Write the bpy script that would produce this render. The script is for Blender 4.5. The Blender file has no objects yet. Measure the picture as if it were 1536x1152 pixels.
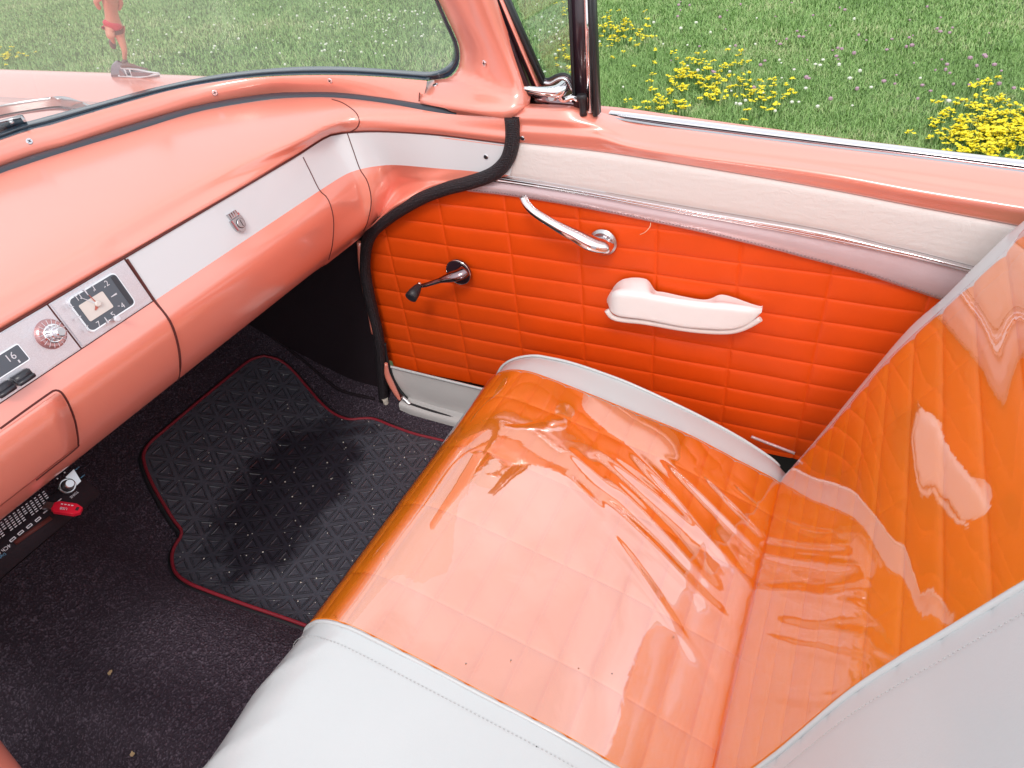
import bpy, bmesh, math, random
import numpy as np
from mathutils import Vector, Matrix
from mathutils.bvhtree import BVHTree
random.seed(7); rng = np.random.default_rng(7)
scn = bpy.context.scene
COL = scn.collection
# ------------------------------------------------------------ camera model (photo is 1536 x 1152)
yaw, pitch, roll = .4891, .6555, -.1036
F = 1095.; S = 1.2; EYE = np.array([0, 0, 1.45])
fwd = np.array([math.cos(yaw)*math.cos(pitch), math.sin(yaw)*math.cos(pitch), -math.sin(pitch)])
rgt = np.cross(fwd, [0, 0, 1.]); rgt /= np.linalg.norm(rgt)
upv = np.cross(rgt, fwd)
R_, U_ = rgt*math.cos(roll)+upv*math.sin(roll), -rgt*math.sin(roll)+upv*math.cos(roll)
def ray(px, py): return R_*(px-768)/F - U_*(py-576)/F + fwd
def WX(px, py, x): d = ray(px, py); return EYE + d*(x/d[0])
def WY(px, py, y): d = ray(px, py); return EYE + d*(y/d[1])
def WZ(px, py, z): d = ray(px, py); return EYE + d*((z-1.45)/d[2])
def WP(px, py, P0, n):
    d = ray(px, py); P0 = np.array(P0); n = np.array(n)
    return EYE + d*(((P0-EYE) @ n)/(d @ n))
def hitprof(prof, px, py):                      # ray against a (y,z) profile extruded along x
    d = ray(px, py); best = None
    prof = [tuple(2.5*np.array(prof[0])-1.5*np.array(prof[1]))]+list(prof)+[tuple(2.5*np.array(prof[-1])-1.5*np.array(prof[-2]))]
    for a, b in zip(prof[:-1], prof[1:]):
        n = np.array([0, b[1]-a[1], -(b[0]-a[0])])
        t = ((np.array([0, *a])-EYE) @ n)/(d @ n)
        if t <= 0: continue
        w = EYE+d*t; ab = np.array(b)-np.array(a); s = ((w[1:]-np.array(a)) @ ab)/(ab @ ab)
        if -.03 <= s <= 1.03 and (best is None or t < best[0]): best = (t, w)
    return best[1]
# ------------------------------------------------------------ materials
def newmat(name):
    m = bpy.data.materials.new(name); m.use_nodes = True
    nt = m.node_tree; b = nt.nodes['Principled BSDF']
    return m, nt, b
def N(nt, t, **k):
    n = nt.nodes.new(t)
    for a, v in k.items():
        if a.startswith('i_'):
            key = a[2:]; key = int(key) if key.isdigit() else key.replace('_', ' ')
            n.inputs[key].default_value = v
        else: setattr(n, a, v)
    return n
def coords(nt, scale=(1, 1, 1), rot=(0, 0, 0), kind='Object'):
    tc = N(nt, 'ShaderNodeTexCoord'); mp = N(nt, 'ShaderNodeMapping')
    mp.inputs['Scale'].default_value = scale; mp.inputs['Rotation'].default_value = rot
    nt.links.new(tc.outputs[kind], mp.inputs['Vector']); return mp.outputs[0]
def simple(name, col, rough=.5, metal=0, coat=0, coat_r=.05, spec=.5, var=.0, vscale=8, bump=0, bscale=200, bdist=.001, sheen=0, coat_ior=1.5, stretch=(1, 1, 1), rvar=0):
    m, nt, b = newmat(name)
    b.inputs['Base Color'].default_value = (*col, 1); b.inputs['Roughness'].default_value = rough
    b.inputs['Metallic'].default_value = metal; b.inputs['Coat Weight'].default_value = coat
    b.inputs['Coat Roughness'].default_value = coat_r; b.inputs['Specular IOR Level'].default_value = spec
    b.inputs['Coat IOR'].default_value = coat_ior
    if sheen: b.inputs['Sheen Weight'].default_value = sheen
    if var or rvar:
        v = coords(nt); n = N(nt, 'ShaderNodeTexNoise', i_Scale=vscale, i_Detail=6, i_Roughness=.6)
        nt.links.new(v, n.inputs['Vector'])
        if var:
            mx = N(nt, 'ShaderNodeMix', data_type='RGBA')
            mx.inputs['A'].default_value = (*[c*(1-var) for c in col], 1); mx.inputs['B'].default_value = (*[min(1, c*(1+var)) for c in col], 1)
            nt.links.new(n.outputs['Fac'], mx.inputs['Factor']); nt.links.new(mx.outputs['Result'], b.inputs['Base Color'])
        if rvar:
            mr = N(nt, 'ShaderNodeMapRange', i_1=.3, i_2=.7, i_3=max(0, rough-rvar), i_4=rough+rvar)
            nt.links.new(n.outputs['Fac'], mr.inputs[0]); nt.links.new(mr.outputs[0], b.inputs['Roughness'])
    if bump:
        v = coords(nt, stretch); n = N(nt, 'ShaderNodeTexNoise', i_Scale=bscale, i_Detail=4)
        nt.links.new(v, n.inputs['Vector'])
        bp = N(nt, 'ShaderNodeBump', i_Strength=bump, i_Distance=bdist)
        nt.links.new(n.outputs['Fac'], bp.inputs['Height']); nt.links.new(bp.outputs[0], b.inputs['Normal'])
    return m
M = {}
PAINT = (.90, .28, .20)
M['paint'] = simple('salmon_paint', PAINT, .42, coat=1, coat_r=.17, var=.03, vscale=5, coat_ior=2.2)
M['white_paint'] = simple('white_paint', (.70, .71, .74), .35, coat=.6, coat_r=.08, var=.02)
M['white_vinyl'] = simple('white_vinyl', (.60, .64, .655), .38, coat=.5, coat_r=.12, bump=.3, bscale=420, bdist=.0006, var=.05, vscale=3)
M['white_worn'] = simple('white_worn', (.84, .84, .84), .5, coat=.3, coat_r=.15, bump=.2, bscale=700, bdist=.0005, var=.04, vscale=30)
M['pearl'] = simple('pearl_vinyl', (.62, .47, .49), .3, metal=.25, bump=.4, bscale=160, bdist=.0012, var=.08, vscale=20)
M['grey_vinyl'] = simple('grey_vinyl', (.56, .55, .55), .45, bump=.15, bscale=30, bdist=.003, var=.06, vscale=10)
M['chrome'] = simple('chrome', (.82, .80, .82), .07, metal=1, rvar=.03, vscale=40)
M['dark_chrome'] = simple('dark_chrome', (.30, .22, .24), .14, metal=1, rvar=.05, vscale=60)
M['satin'] = simple('satin_steel', (.55, .55, .57), .3, metal=1)
M['black_rubber'] = simple('black_rubber', (.018, .018, .022), .45, bump=.2, bscale=300, bdist=.0005)
M['grey_rubber'] = simple('grey_rubber', (.045, .052, .07), .38, bump=.1, bscale=400, bdist=.0004)
M['navy_rubber'] = simple('navy_rubber', (.02, .04, .065), .22, coat=.3)
M['gap'] = simple('gap_shadow', (.10, .018, .015), .7)
M['black_plastic'] = simple('black_plastic', (.02, .018, .022), .45, var=.1)
M['black_key'] = simple('black_key', (.035, .035, .045), .3)
M['red_plastic'] = simple('red_plastic', (.62, .01, .035), .3, coat=.4, var=.1, vscale=60)
M['red_piping'] = simple('red_piping', (.25, .016, .03), .5, bump=.3, bscale=400)
M['silk'] = simple('white_silk', (.7, .7, .75), .5)
M['dial'] = simple('dial_grey', (.095, .11, .135), .35)
M['dialface'] = simple('dial_cream', (.72, .66, .62), .5, var=.1, vscale=60)
M['hand_red'] = simple('hand_red', (.5, .14, .1), .5)
M['blue_wire'] = simple('blue_line', (.10, .28, .45), .4)
M['skin'] = simple('figurine_skin', (.62, .26, .17), .4, var=.05)
M['shorts'] = simple('red_shorts', (.62, .03, .06), .45)
M['boot'] = simple('brown_boot', (.16, .08, .07), .4)
M['hair'] = simple('figurine_hair', (.12, .05, .02), .5)
M['thread'] = simple('thread', (.8, .6, .4), .6)
M['stitch'] = simple('stitch', (.30, .2, .22), .6)
M['stitch_w'] = simple('stitch_w', (.50, .53, .53), .6)
M['tan'] = simple('frayed_tan', (.55, .50, .44), .8, var=.2, vscale=200)
M['leafbit'] = simple('leaf_crumb', (.5, .36, .2), .8, var=.2, vscale=300)
M['door_orange'] = simple('door_orange', (.80, .078, .003), .45, bump=.4, bscale=650, bdist=.0005, var=.10, vscale=14, spec=.35)
M['red_badge'] = simple('badge_red', (.45, .1, .11), .3, coat=.5)
M['pink_metal'] = simple('knob_ring', (.50, .27, .27), .25, metal=.6)
M['dust_white'] = simple('grit', (.75, .72, .66), .7)

def leather():
    m, nt, b = newmat('pink_white_leather')
    b.inputs['Base Color'].default_value = (.74, .675, .655, 1); b.inputs['Roughness'].default_value = .45
    v = coords(nt, (1, 1, 1)); vo = N(nt, 'ShaderNodeTexNoise', i_Scale=38, i_Detail=8, i_Roughness=.65, i_Distortion=2.5)
    nt.links.new(v, vo.inputs['Vector'])
    v2 = coords(nt, (1, .35, 1.3), (.5, 0, 0)); w = N(nt, 'ShaderNodeTexVoronoi', feature='DISTANCE_TO_EDGE', i_Scale=55)
    nt.links.new(v2, w.inputs['Vector'])
    pw = N(nt, 'ShaderNodeMath', operation='MULTIPLY_ADD', i_1=.6); nt.links.new(w.outputs['Distance'], pw.inputs[0]); nt.links.new(vo.outputs['Fac'], pw.inputs[2])
    bp = N(nt, 'ShaderNodeBump', i_Strength=.45, i_Distance=.0025)
    nt.links.new(pw.outputs[0], bp.inputs['Height']); nt.links.new(bp.outputs[0], b.inputs['Normal'])
    return m
M['leather'] = leather()

def vinyl_seat():
    m, nt, b = newmat('orange_seat_vinyl')
    v = coords(nt); n = N(nt, 'ShaderNodeTexNoise', i_Scale=5, i_Detail=5); nt.links.new(v, n.inputs['Vector'])
    mx = N(nt, 'ShaderNodeMix', data_type='RGBA'); mx.inputs['A'].default_value = (.94, .25, .008, 1); mx.inputs['B'].default_value = (.95, .29, .014, 1)
    nt.links.new(n.outputs['Fac'], mx.inputs['Factor']); nt.links.new(mx.outputs['Result'], b.inputs['Base Color'])
    b.inputs['Roughness'].default_value = .45
    n2 = N(nt, 'ShaderNodeTexNoise', i_Scale=900, i_Detail=2); nt.links.new(v, n2.inputs['Vector'])
    bp = N(nt, 'ShaderNodeBump', i_Strength=.15, i_Distance=.0005); nt.links.new(n2.outputs['Fac'], bp.inputs['Height']); nt.links.new(bp.outputs[0], b.inputs['Normal'])
    return m
M['seat_orange'] = vinyl_seat()

def schlick(nt, nrm, f0):                       # two-sided reflectance of a thin sheet
    geo = N(nt, 'ShaderNodeNewGeometry'); dt = N(nt, 'ShaderNodeVectorMath', operation='DOT_PRODUCT')
    nt.links.new(nrm if nrm else geo.outputs['Normal'], dt.inputs[0]); nt.links.new(geo.outputs['Incoming'], dt.inputs[1])
    ab = N(nt, 'ShaderNodeMath', operation='ABSOLUTE'); nt.links.new(dt.outputs['Value'], ab.inputs[0])
    om = N(nt, 'ShaderNodeMath', operation='SUBTRACT', use_clamp=True, i_0=1.); nt.links.new(ab.outputs[0], om.inputs[1])
    pw = N(nt, 'ShaderNodeMath', operation='POWER', i_1=5.); nt.links.new(om.outputs[0], pw.inputs[0])
    ma = N(nt, 'ShaderNodeMath', operation='MULTIPLY_ADD', i_1=(1-f0)*.9, i_2=f0); nt.links.new(pw.outputs[0], ma.inputs[0])
    return ma.outputs[0]
def film(FILM_F0=.35):
    m, nt, b = newmat('clear_plastic_film'); nt.nodes.remove(b)
    out = nt.nodes['Material Output']
    tr = N(nt, 'ShaderNodeBsdfTransparent'); tr.inputs[0].default_value = (1, 1, 1, 1)
    gl = N(nt, 'ShaderNodeBsdfGlossy', i_Roughness=.03); gl.inputs['Color'].default_value = (.93, .94, 1, 1)
    f0 = FILM_F0
    v = coords(nt); n = N(nt, 'ShaderNodeTexNoise', i_Scale=22, i_Detail=3, i_Distortion=.6); nt.links.new(v, n.inputs['Vector'])
    n3 = N(nt, 'ShaderNodeTexNoise', i_Scale=5, i_Detail=2); nt.links.new(v, n3.inputs['Vector'])
    ad = N(nt, 'ShaderNodeMath', operation='MULTIPLY_ADD', i_1=3.); nt.links.new(n3.outputs['Fac'], ad.inputs[0]); nt.links.new(n.outputs['Fac'], ad.inputs[2])
    bp = N(nt, 'ShaderNodeBump', i_Strength=.22, i_Distance=.0008); nt.links.new(ad.outputs[0], bp.inputs['Height'])
    nt.links.new(bp.outputs[0], gl.inputs['Normal'])
    fr = schlick(nt, bp.outputs[0], f0)
    mx = N(nt, 'ShaderNodeMixShader'); nt.links.new(fr, mx.inputs[0]); nt.links.new(tr.outputs[0], mx.inputs[1]); nt.links.new(gl.outputs[0], mx.inputs[2])
    nt.links.new(mx.outputs[0], out.inputs[0]); return m
M['film'] = film(.36); M['film_back'] = film(.25)
def glass(name, tint, ior, haze=0):
    m, nt, b = newmat(name); nt.nodes.remove(b); out = nt.nodes['Material Output']
    tr = N(nt, 'ShaderNodeBsdfTransparent'); tr.inputs[0].default_value = (*tint, 1)
    gl = N(nt, 'ShaderNodeBsdfGlossy', i_Roughness=.0); fr = schlick(nt, None, ((ior-1)/(ior+1))**2*2)
    mx = N(nt, 'ShaderNodeMixShader'); nt.links.new(fr, mx.inputs[0]); nt.links.new(tr.outputs[0], mx.inputs[1]); nt.links.new(gl.outputs[0], mx.inputs[2])
    last = mx.outputs[0]
    if haze:                                    # pale veil mixed in for the sky's reflection on the glass
        df = N(nt, 'ShaderNodeBsdfTranslucent'); df.inputs[0].default_value = (.85, .82, .80, 1)
        v = coords(nt); n = N(nt, 'ShaderNodeTexNoise', i_Scale=3, i_Detail=5); nt.links.new(v, n.inputs['Vector'])
        mr = N(nt, 'ShaderNodeMapRange', i_1=.3, i_2=.7, i_3=haze*.7, i_4=haze*1.3); nt.links.new(n.outputs['Fac'], mr.inputs[0])
        m2 = N(nt, 'ShaderNodeMixShader'); nt.links.new(mr.outputs[0], m2.inputs[0]); nt.links.new(last, m2.inputs[1]); nt.links.new(df.outputs[0], m2.inputs[2]); last = m2.outputs[0]
    nt.links.new(last, out.inputs[0]); return m
M['windshield'] = glass('windshield_glass', (.93, .95, .93), 1.2, .20)
M['vent_glass'] = glass('vent_glass', (.90, .95, .93), 1.45, .02)

def carpet():
    m, nt, b = newmat('loop_carpet')
    v = coords(nt)
    n = N(nt, 'ShaderNodeTexNoise', i_Scale=75, i_Detail=2.5, i_Roughness=.55, i_Distortion=2.6); nt.links.new(v, n.inputs['Vector'])
    vo = N(nt, 'ShaderNodeTexVoronoi', i_Scale=230); nt.links.new(v, vo.inputs['Vector'])
    ad = N(nt, 'ShaderNodeMath', operation='MULTIPLY_ADD', i_1=-.5); nt.links.new(vo.outputs['Distance'], ad.inputs[0]); nt.links.new(n.outputs['Fac'], ad.inputs[2])
    bp = N(nt, 'ShaderNodeBump', i_Strength=1, i_Distance=.007); nt.links.new(ad.outputs[0], bp.inputs['Height']); nt.links.new(bp.outputs[0], b.inputs['Normal'])
    rp = N(nt, 'ShaderNodeValToRGB'); rp.color_ramp.elements[0].position = .25; rp.color_ramp.elements[0].color = (.045, .031, .047, 1)
    rp.color_ramp.elements[1].position = .55; rp.color_ramp.elements[1].color = (.165, .13, .17, 1)
    nt.links.new(ad.outputs[0], rp.inputs[0]); nt.links.new(rp.outputs[0], b.inputs['Base Color'])
    b.inputs['Roughness'].default_value = .62; b.inputs['Specular IOR Level'].default_value = .35
    return m
M['carpet'] = carpet()
M['kick_black'] = simple('kick_felt', (.022, .015, .02), .75, bump=.5, bscale=350, bdist=.002, spec=.2)
def braid():
    m, nt, b = newmat('braided_seal'); b.inputs['Base Color'].default_value = (.028, .018, .026, 1); b.inputs['Roughness'].default_value = .6
    v = coords(nt); vo = N(nt, 'ShaderNodeTexVoronoi', i_Scale=300, i_Randomness=.4); nt.links.new(v, vo.inputs['Vector'])
    bp = N(nt, 'ShaderNodeBump', i_Strength=1, i_Distance=.003, invert=True); nt.links.new(vo.outputs['Distance'], bp.inputs['Height']); nt.links.new(bp.outputs[0], b.inputs['Normal'])
    rp = N(nt, 'ShaderNodeValToRGB'); rp.color_ramp.elements[0].color = (.075, .055, .07, 1); rp.color_ramp.elements[1].color = (.012, .008, .012, 1); rp.color_ramp.elements[1].position = .4
    nt.links.new(vo.outputs['Distance'], rp.inputs[0]); nt.links.new(rp.outputs[0], b.inputs['Base Color']); return m
M['braid'] = braid()
def mat_rubber():
    m, nt, b = newmat('mat_rubber')
    uv = N(nt, 'ShaderNodeUVMap'); sep = N(nt, 'ShaderNodeSeparateXYZ'); nt.links.new(uv.outputs[0], sep.inputs[0])
    ds = []
    for a in (90, 30, 150):
        c, s = math.cos(math.radians(a)), math.sin(math.radians(a))
        m1 = N(nt, 'ShaderNodeMath', operation='MULTIPLY', i_1=c/.0465); nt.links.new(sep.outputs[0], m1.inputs[0])
        m2 = N(nt, 'ShaderNodeMath', operation='MULTIPLY_ADD', i_1=s/.0465); nt.links.new(sep.outputs[1], m2.inputs[0]); nt.links.new(m1.outputs[0], m2.inputs[2])
        pp = N(nt, 'ShaderNodeMath', operation='PINGPONG', i_1=.5); nt.links.new(m2.outputs[0], pp.inputs[0]); ds.append(pp.outputs[0])
    a = N(nt, 'ShaderNodeMath', operation='MINIMUM'); nt.links.new(ds[0], a.inputs[0]); nt.links.new(ds[1], a.inputs[1])
    d = N(nt, 'ShaderNodeMath', operation='MINIMUM'); nt.links.new(a.outputs[0], d.inputs[0]); nt.links.new(ds[2], d.inputs[1])
    rp = N(nt, 'ShaderNodeValToRGB'); cr = rp.color_ramp
    cr.elements[0].position = 0; cr.elements[0].color = (.55,)*3+(1,); cr.elements[1].position = 1; cr.elements[1].color = (.8,)*3+(1,)
    for p, c in ((.085, .55), (.105, .0), (.135, .0), (.16, 1), (.22, .8)):
        e = cr.elements.new(p); e.color = (c, c, c, 1)
    nt.links.new(d.outputs[0], rp.inputs[0])
    v = coords(nt); n = N(nt, 'ShaderNodeTexNoise', i_Scale=60, i_Detail=5); nt.links.new(v, n.inputs['Vector'])
    ad = N(nt, 'ShaderNodeMath', operation='MULTIPLY_ADD', i_1=.35); nt.links.new(n.outputs['Fac'], ad.inputs[0]); nt.links.new(rp.outputs[0], ad.inputs[2])
    bp = N(nt, 'ShaderNodeBump', i_Strength=1, i_Distance=.0075); nt.links.new(ad.outputs[0], bp.inputs['Height']); nt.links.new(bp.outputs[0], b.inputs['Normal'])
    # darker, glossier patch with an irregular outline
    tc = N(nt, 'ShaderNodeTexCoord')
    nz = N(nt, 'ShaderNodeTexNoise', i_Scale=9, i_Detail=6, i_Distortion=.6); nt.links.new(tc.outputs['Object'], nz.inputs['Vector'])
    sp = N(nt, 'ShaderNodeSeparateXYZ'); nt.links.new(tc.outputs['Object'], sp.inputs[0])
    def lin(o, k, c):
        q = N(nt, 'ShaderNodeMath', operation='MULTIPLY_ADD', i_1=k, i_2=c); nt.links.new(o, q.inputs[0]); return q.outputs[0]
    ax = lin(sp.outputs[0], 1/.27, -.83/.27); ay = lin(sp.outputs[1], 1/.13, -1.06/.13)
    sx = N(nt, 'ShaderNodeMath', operation='POWER', i_1=2); nt.links.new(ax, sx.inputs[0])
    sy = N(nt, 'ShaderNodeMath', operation='POWER', i_1=2); nt.links.new(ay, sy.inputs[0])
    r2 = N(nt, 'ShaderNodeMath', operation='ADD'); nt.links.new(sx.outputs[0], r2.inputs[0]); nt.links.new(sy.outputs[0], r2.inputs[1])
    r3 = N(nt, 'ShaderNodeMath', operation='MULTIPLY_ADD', i_1=2.2); nt.links.new(nz.outputs['Fac'], r3.inputs[0]); nt.links.new(r2.outputs[0], r3.inputs[2])
    gloss_patch = N(nt, 'ShaderNodeMapRange', i_1=2.35, i_2=1.75, i_3=0, i_4=1); nt.links.new(r3.outputs[0], gloss_patch.inputs[0])
    mx = N(nt, 'ShaderNodeMix', data_type='RGBA'); mx.inputs['A'].default_value = (.075, .078, .10, 1); mx.inputs['B'].default_value = (.026, .024, .034, 1)
    nt.links.new(gloss_patch.outputs[0], mx.inputs['Factor']); nt.links.new(mx.outputs['Result'], b.inputs['Base Color'])
    rr = N(nt, 'ShaderNodeMapRange', i_1=0, i_2=1, i_3=.34, i_4=.16); nt.links.new(gloss_patch.outputs[0], rr.inputs[0]); nt.links.new(rr.outputs[0], b.inputs['Roughness'])
    return m
M['mat'] = mat_rubber()
def brushed():
    m, nt, b = newmat('brushed_metal'); b.inputs['Metallic'].default_value = .85
    v = coords(nt, (1, 40, 40)); n = N(nt, 'ShaderNodeTexNoise', i_Scale=60, i_Detail=4); nt.links.new(v, n.inputs['Vector'])
    v2 = coords(nt); n2 = N(nt, 'ShaderNodeTexNoise', i_Scale=900, i_Detail=2); nt.links.new(v2, n2.inputs['Vector'])
    mx = N(nt, 'ShaderNodeMix', data_type='RGBA'); mx.inputs['A'].default_value = (.60, .58, .62, 1); mx.inputs['B'].default_value = (.92, .91, .95, 1)
    nt.links.new(n2.outputs['Fac'], mx.inputs['Factor']); nt.links.new(mx.outputs['Result'], b.inputs['Base Color'])
    b.inputs['Roughness'].default_value = .38
    bp = N(nt, 'ShaderNodeBump', i_Strength=.5, i_Distance=.0006); nt.links.new(n.outputs['Fac'], bp.inputs['Height']); nt.links.new(bp.outputs[0], b.inputs['Normal'])
    return m
M['brushed'] = brushed()
M['frame_dark'] = simple('vent_frame_enamel', (.030, .014, .022), .28, coat=.4)
def grass_mats():
    m, nt, b = newmat('lawn_soil')
    v = coords(nt); n = N(nt, 'ShaderNodeTexNoise', i_Scale=1.3, i_Detail=10, i_Roughness=.7); nt.links.new(v, n.inputs['Vector'])
    rp = N(nt, 'ShaderNodeValToRGB'); rp.color_ramp.elements[0].position = .3; rp.color_ramp.elements[0].color = (.035, .075, .018, 1); rp.color_ramp.elements[1].position = .7; rp.color_ramp.elements[1].color = (.095, .15, .045, 1)
    nt.links.new(n.outputs['Fac'], rp.inputs[0]); nt.links.new(rp.outputs[0], b.inputs['Base Color']); b.inputs['Roughness'].default_value = .9
    M['lawn'] = m
    m, nt, b = newmat('grass_blade')
    v = coords(nt); n = N(nt, 'ShaderNodeTexNoise', i_Scale=.9, i_Detail=6, i_Roughness=.65); nt.links.new(v, n.inputs['Vector'])
    at = N(nt, 'ShaderNodeAttribute', attribute_name='tint')
    ad = N(nt, 'ShaderNodeMath', operation='MULTIPLY_ADD', i_1=.45, i_2=-.22); nt.links.new(at.outputs['Fac'], ad.inputs[0])
    a2 = N(nt, 'ShaderNodeMath', operation='ADD'); n9 = N(nt, 'ShaderNodeTexNoise', i_Scale=4.5, i_Detail=5, i_Roughness=.7); nt.links.new(v, n9.inputs['Vector'])
    q9 = N(nt, 'ShaderNodeMath', operation='MULTIPLY_ADD', i_1=.7, i_2=-.35); nt.links.new(n9.outputs['Fac'], q9.inputs[0])
    q8 = N(nt, 'ShaderNodeMath', operation='ADD'); nt.links.new(q9.outputs[0], q8.inputs[0]); nt.links.new(n.outputs['Fac'], q8.inputs[1])
    nt.links.new(ad.outputs[0], a2.inputs[0]); nt.links.new(q8.outputs[0], a2.inputs[1])
    rp = N(nt, 'ShaderNodeValToRGB'); cr = rp.color_ramp
    cr.elements[0].position = .2; cr.elements[0].color = (.17, .31, .08, 1); cr.elements[1].position = .85; cr.elements[1].color = (.56, .58, .32, 1)
    e = cr.elements.new(.5); e.color = (.24, .44, .12, 1); e = cr.elements.new(.68); e.color = (.38, .54, .20, 1)
    nt.links.new(a2.outputs[0], rp.inputs[0]); nt.links.new(rp.outputs[0], b.inputs['Base Color']); b.inputs['Roughness'].default_value = .5
    M['blade'] = m
grass_mats()
M['petal_yellow'] = simple('petal_yellow', (.88, .76, .02), .6, var=.12, vscale=50)
M['petal_white'] = simple('petal_white', (.75, .78, .66), .7, var=.1, vscale=50)
M['petal_pink'] = simple('petal_pink', (.46, .29, .37), .7, var=.2, vscale=50)
M['leaf'] = simple('leaf_green', (.06, .15, .03), .6, var=.3, vscale=30)
# ------------------------------------------------------------ object helpers
def tag(o, label=None, cat=None, group=None, kind=None):
    if label: o['label'] = label
    if cat: o['category'] = cat
    if group: o['group'] = group
    if kind: o['kind'] = kind
    return o
def empty(name, loc=(0, 0, 0), parent=None):
    o = bpy.data.objects.new(name, None); COL.objects.link(o); o.location = loc
    o.empty_display_size = .05
    if parent: o.parent = parent
    return o
BV = {}
def onmesh(px, py, names, off=.001):             # point of a built surface that the photo shows at this pixel, lifted along its normal
    d = Vector(ray(px, py)).normalized(); best = None
    for n in names:
        h = BV[n].ray_cast(Vector(EYE), d)
        if h[0] is not None and (best is None or h[3] < best[3]): best = h
    if best is None: return None
    nn = best[1] if best[1].dot(d) < 0 else -best[1]
    return np.array(best[0]+nn*off), np.array(nn)
def meshline(pxs, names, off=.001, n=24):
    C = crv([(a, c, 0) for a, c in pxs], n); P = [onmesh(p[0], p[1], names, off) for p in C]
    return np.array([p[0] for p in P if p is not None])
class MB:                                       # collects pieces, builds ONE mesh object
    def __init__(s): s.v = []; s.f = []; s.m = []; s.mats = []; s.n = 0; s.smooth = []
    def mi(s, mat):
        if mat not in s.mats: s.mats.append(mat)
        return s.mats.index(mat)
    def add(s, V, Fc, mat, smooth=True):
        V = np.asarray(V, float).reshape(-1, 3); k = s.mi(mat)
        s.v.append(V); s.f += [tuple(i+s.n for i in f) for f in Fc]; s.m += [k]*len(Fc); s.smooth += [smooth]*len(Fc); s.n += len(V)
    def grid(s, G, mat, wrap=False, smooth=True, keep=None, matf=None):
        G = np.asarray(G, float); a, b = G.shape[:2]; Fc = []; ms = []
        for i in range(a-1):
            for j in range(b if wrap else b-1):
                j2 = (j+1) % b
                if keep is not None and not keep((G[i, j]+G[i+1, j]+G[i, j2]+G[i+1, j2])/4): continue
                Fc.append((i*b+j, i*b+j2, (i+1)*b+j2, (i+1)*b+j))
                if matf: ms.append(matf((G[i, j]+G[i+1, j2])/2))
        n0 = len(s.m); s.add(G.reshape(-1, 3), Fc, mat, smooth)
        if matf:
            for q, mm in enumerate(ms): s.m[n0+q] = s.mi(mm)
    def tube(s, P, rad, mat, n=10, cap=True, ell=None):
        P = np.asarray(P, float); k = len(P); rad = np.broadcast_to(np.asarray(rad, float), (k,))
        T = np.gradient(P, axis=0); T /= np.linalg.norm(T, axis=1)[:, None]+1e-12
        u = np.cross(T[0], [0, 0, 1.]); 
        if np.linalg.norm(u) < .1: u = np.cross(T[0], [1., 0, 0])
        u /= np.linalg.norm(u); rings = []
        for i in range(k):
            u = u-T[i]*(u @ T[i]); u /= np.linalg.norm(u); w = np.cross(T[i], u)
            e = 1 if ell is None else ell[i]
            rings.append([P[i]+rad[i]*(math.cos(q)*u+math.sin(q)*w*e) for q in np.linspace(0, 2*math.pi, n, endpoint=False)])
        s.grid(rings, mat, wrap=True)
        if cap:
            base = s.n-k*n
            s.f.append(tuple(base+j for j in range(n))[::-1]); s.f.append(tuple(base+(k-1)*n+j for j in range(n)))
            s.m += [s.mi(mat)]*2; s.smooth += [False]*2
    def box(s, O, A, B, C, mat, bev=0):         # O corner, edge vectors A B C
        O, A, B, C = [np.asarray(q, float) for q in (O, A, B, C)]
        if not bev:
            V = [O, O+A, O+A+B, O+B, O+C, O+A+C, O+A+B+C, O+B+C]
            s.add(V, [(0, 3, 2, 1), (4, 5, 6, 7), (0, 1, 5, 4), (1, 2, 6, 5), (2, 3, 7, 6), (3, 0, 4, 7)], mat, False); return
        bm = bmesh.new(); vs = [bm.verts.new(p) for p in [O, O+A, O+A+B, O+B, O+C, O+A+C, O+A+B+C, O+B+C]]
        for f in [(0, 3, 2, 1), (4, 5, 6, 7), (0, 1, 5, 4), (1, 2, 6, 5), (2, 3, 7, 6), (3, 0, 4, 7)]: bm.faces.new([vs[i] for i in f])
        bmesh.ops.bevel(bm, geom=bm.edges[:], offset=bev, segments=2, affect='EDGES')
        s.frombm(bm, mat)
    def frombm(s, bm, mat, smooth=True):
        bm.verts.index_update(); s.add([v.co[:] for v in bm.verts], [tuple(v.index for v in f.verts) for f in bm.faces], mat, smooth); bm.free()
    def prism(s, P, n, h, mat, bev=0, smooth=False):      # closed planar outline pushed along n
        P = np.asarray(P, float); n = np.asarray(n, float); bm = bmesh.new()
        a = [bm.verts.new(p) for p in P]; b = [bm.verts.new(p+n*h) for p in P]; k = len(a)
        bm.faces.new(b); bm.faces.new(a[::-1])
        for i in range(k): bm.faces.new((a[i], a[(i+1) % k], b[(i+1) % k], b[i]))
        bmesh.ops.recalc_face_normals(bm, faces=bm.faces[:])
        if bev:
            top = [e for e in bm.edges if all(v in b for v in e.verts)]
            bmesh.ops.bevel(bm, geom=top, offset=bev, segments=2, affect='EDGES')
        s.frombm(bm, mat, smooth)
    def disc(s, C, n, r, h, mat, seg=28, bev=0, r2=None):
        C = np.asarray(C, float); n = np.asarray(n, float)/np.linalg.norm(n)
        u = np.cross(n, [0, 0, 1.]) if abs(n[2]) < .9 else np.cross(n, [1., 0, 0]); u /= np.linalg.norm(u); w = np.cross(n, u)
        r2 = r if r2 is None else r2; rings = []
        prof = [(r, 0), (r2, h-bev), (r2-bev, h), (0.0001, h)] if bev else [(r, 0), (r2, h), (.0001, h)]
        for rr, hh in prof: rings.append([C+n*hh+rr*(math.cos(q)*u+math.sin(q)*w) for q in np.linspace(0, 2*math.pi, seg, endpoint=False)])
        s.grid(rings, mat, wrap=True, smooth=False)
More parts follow.
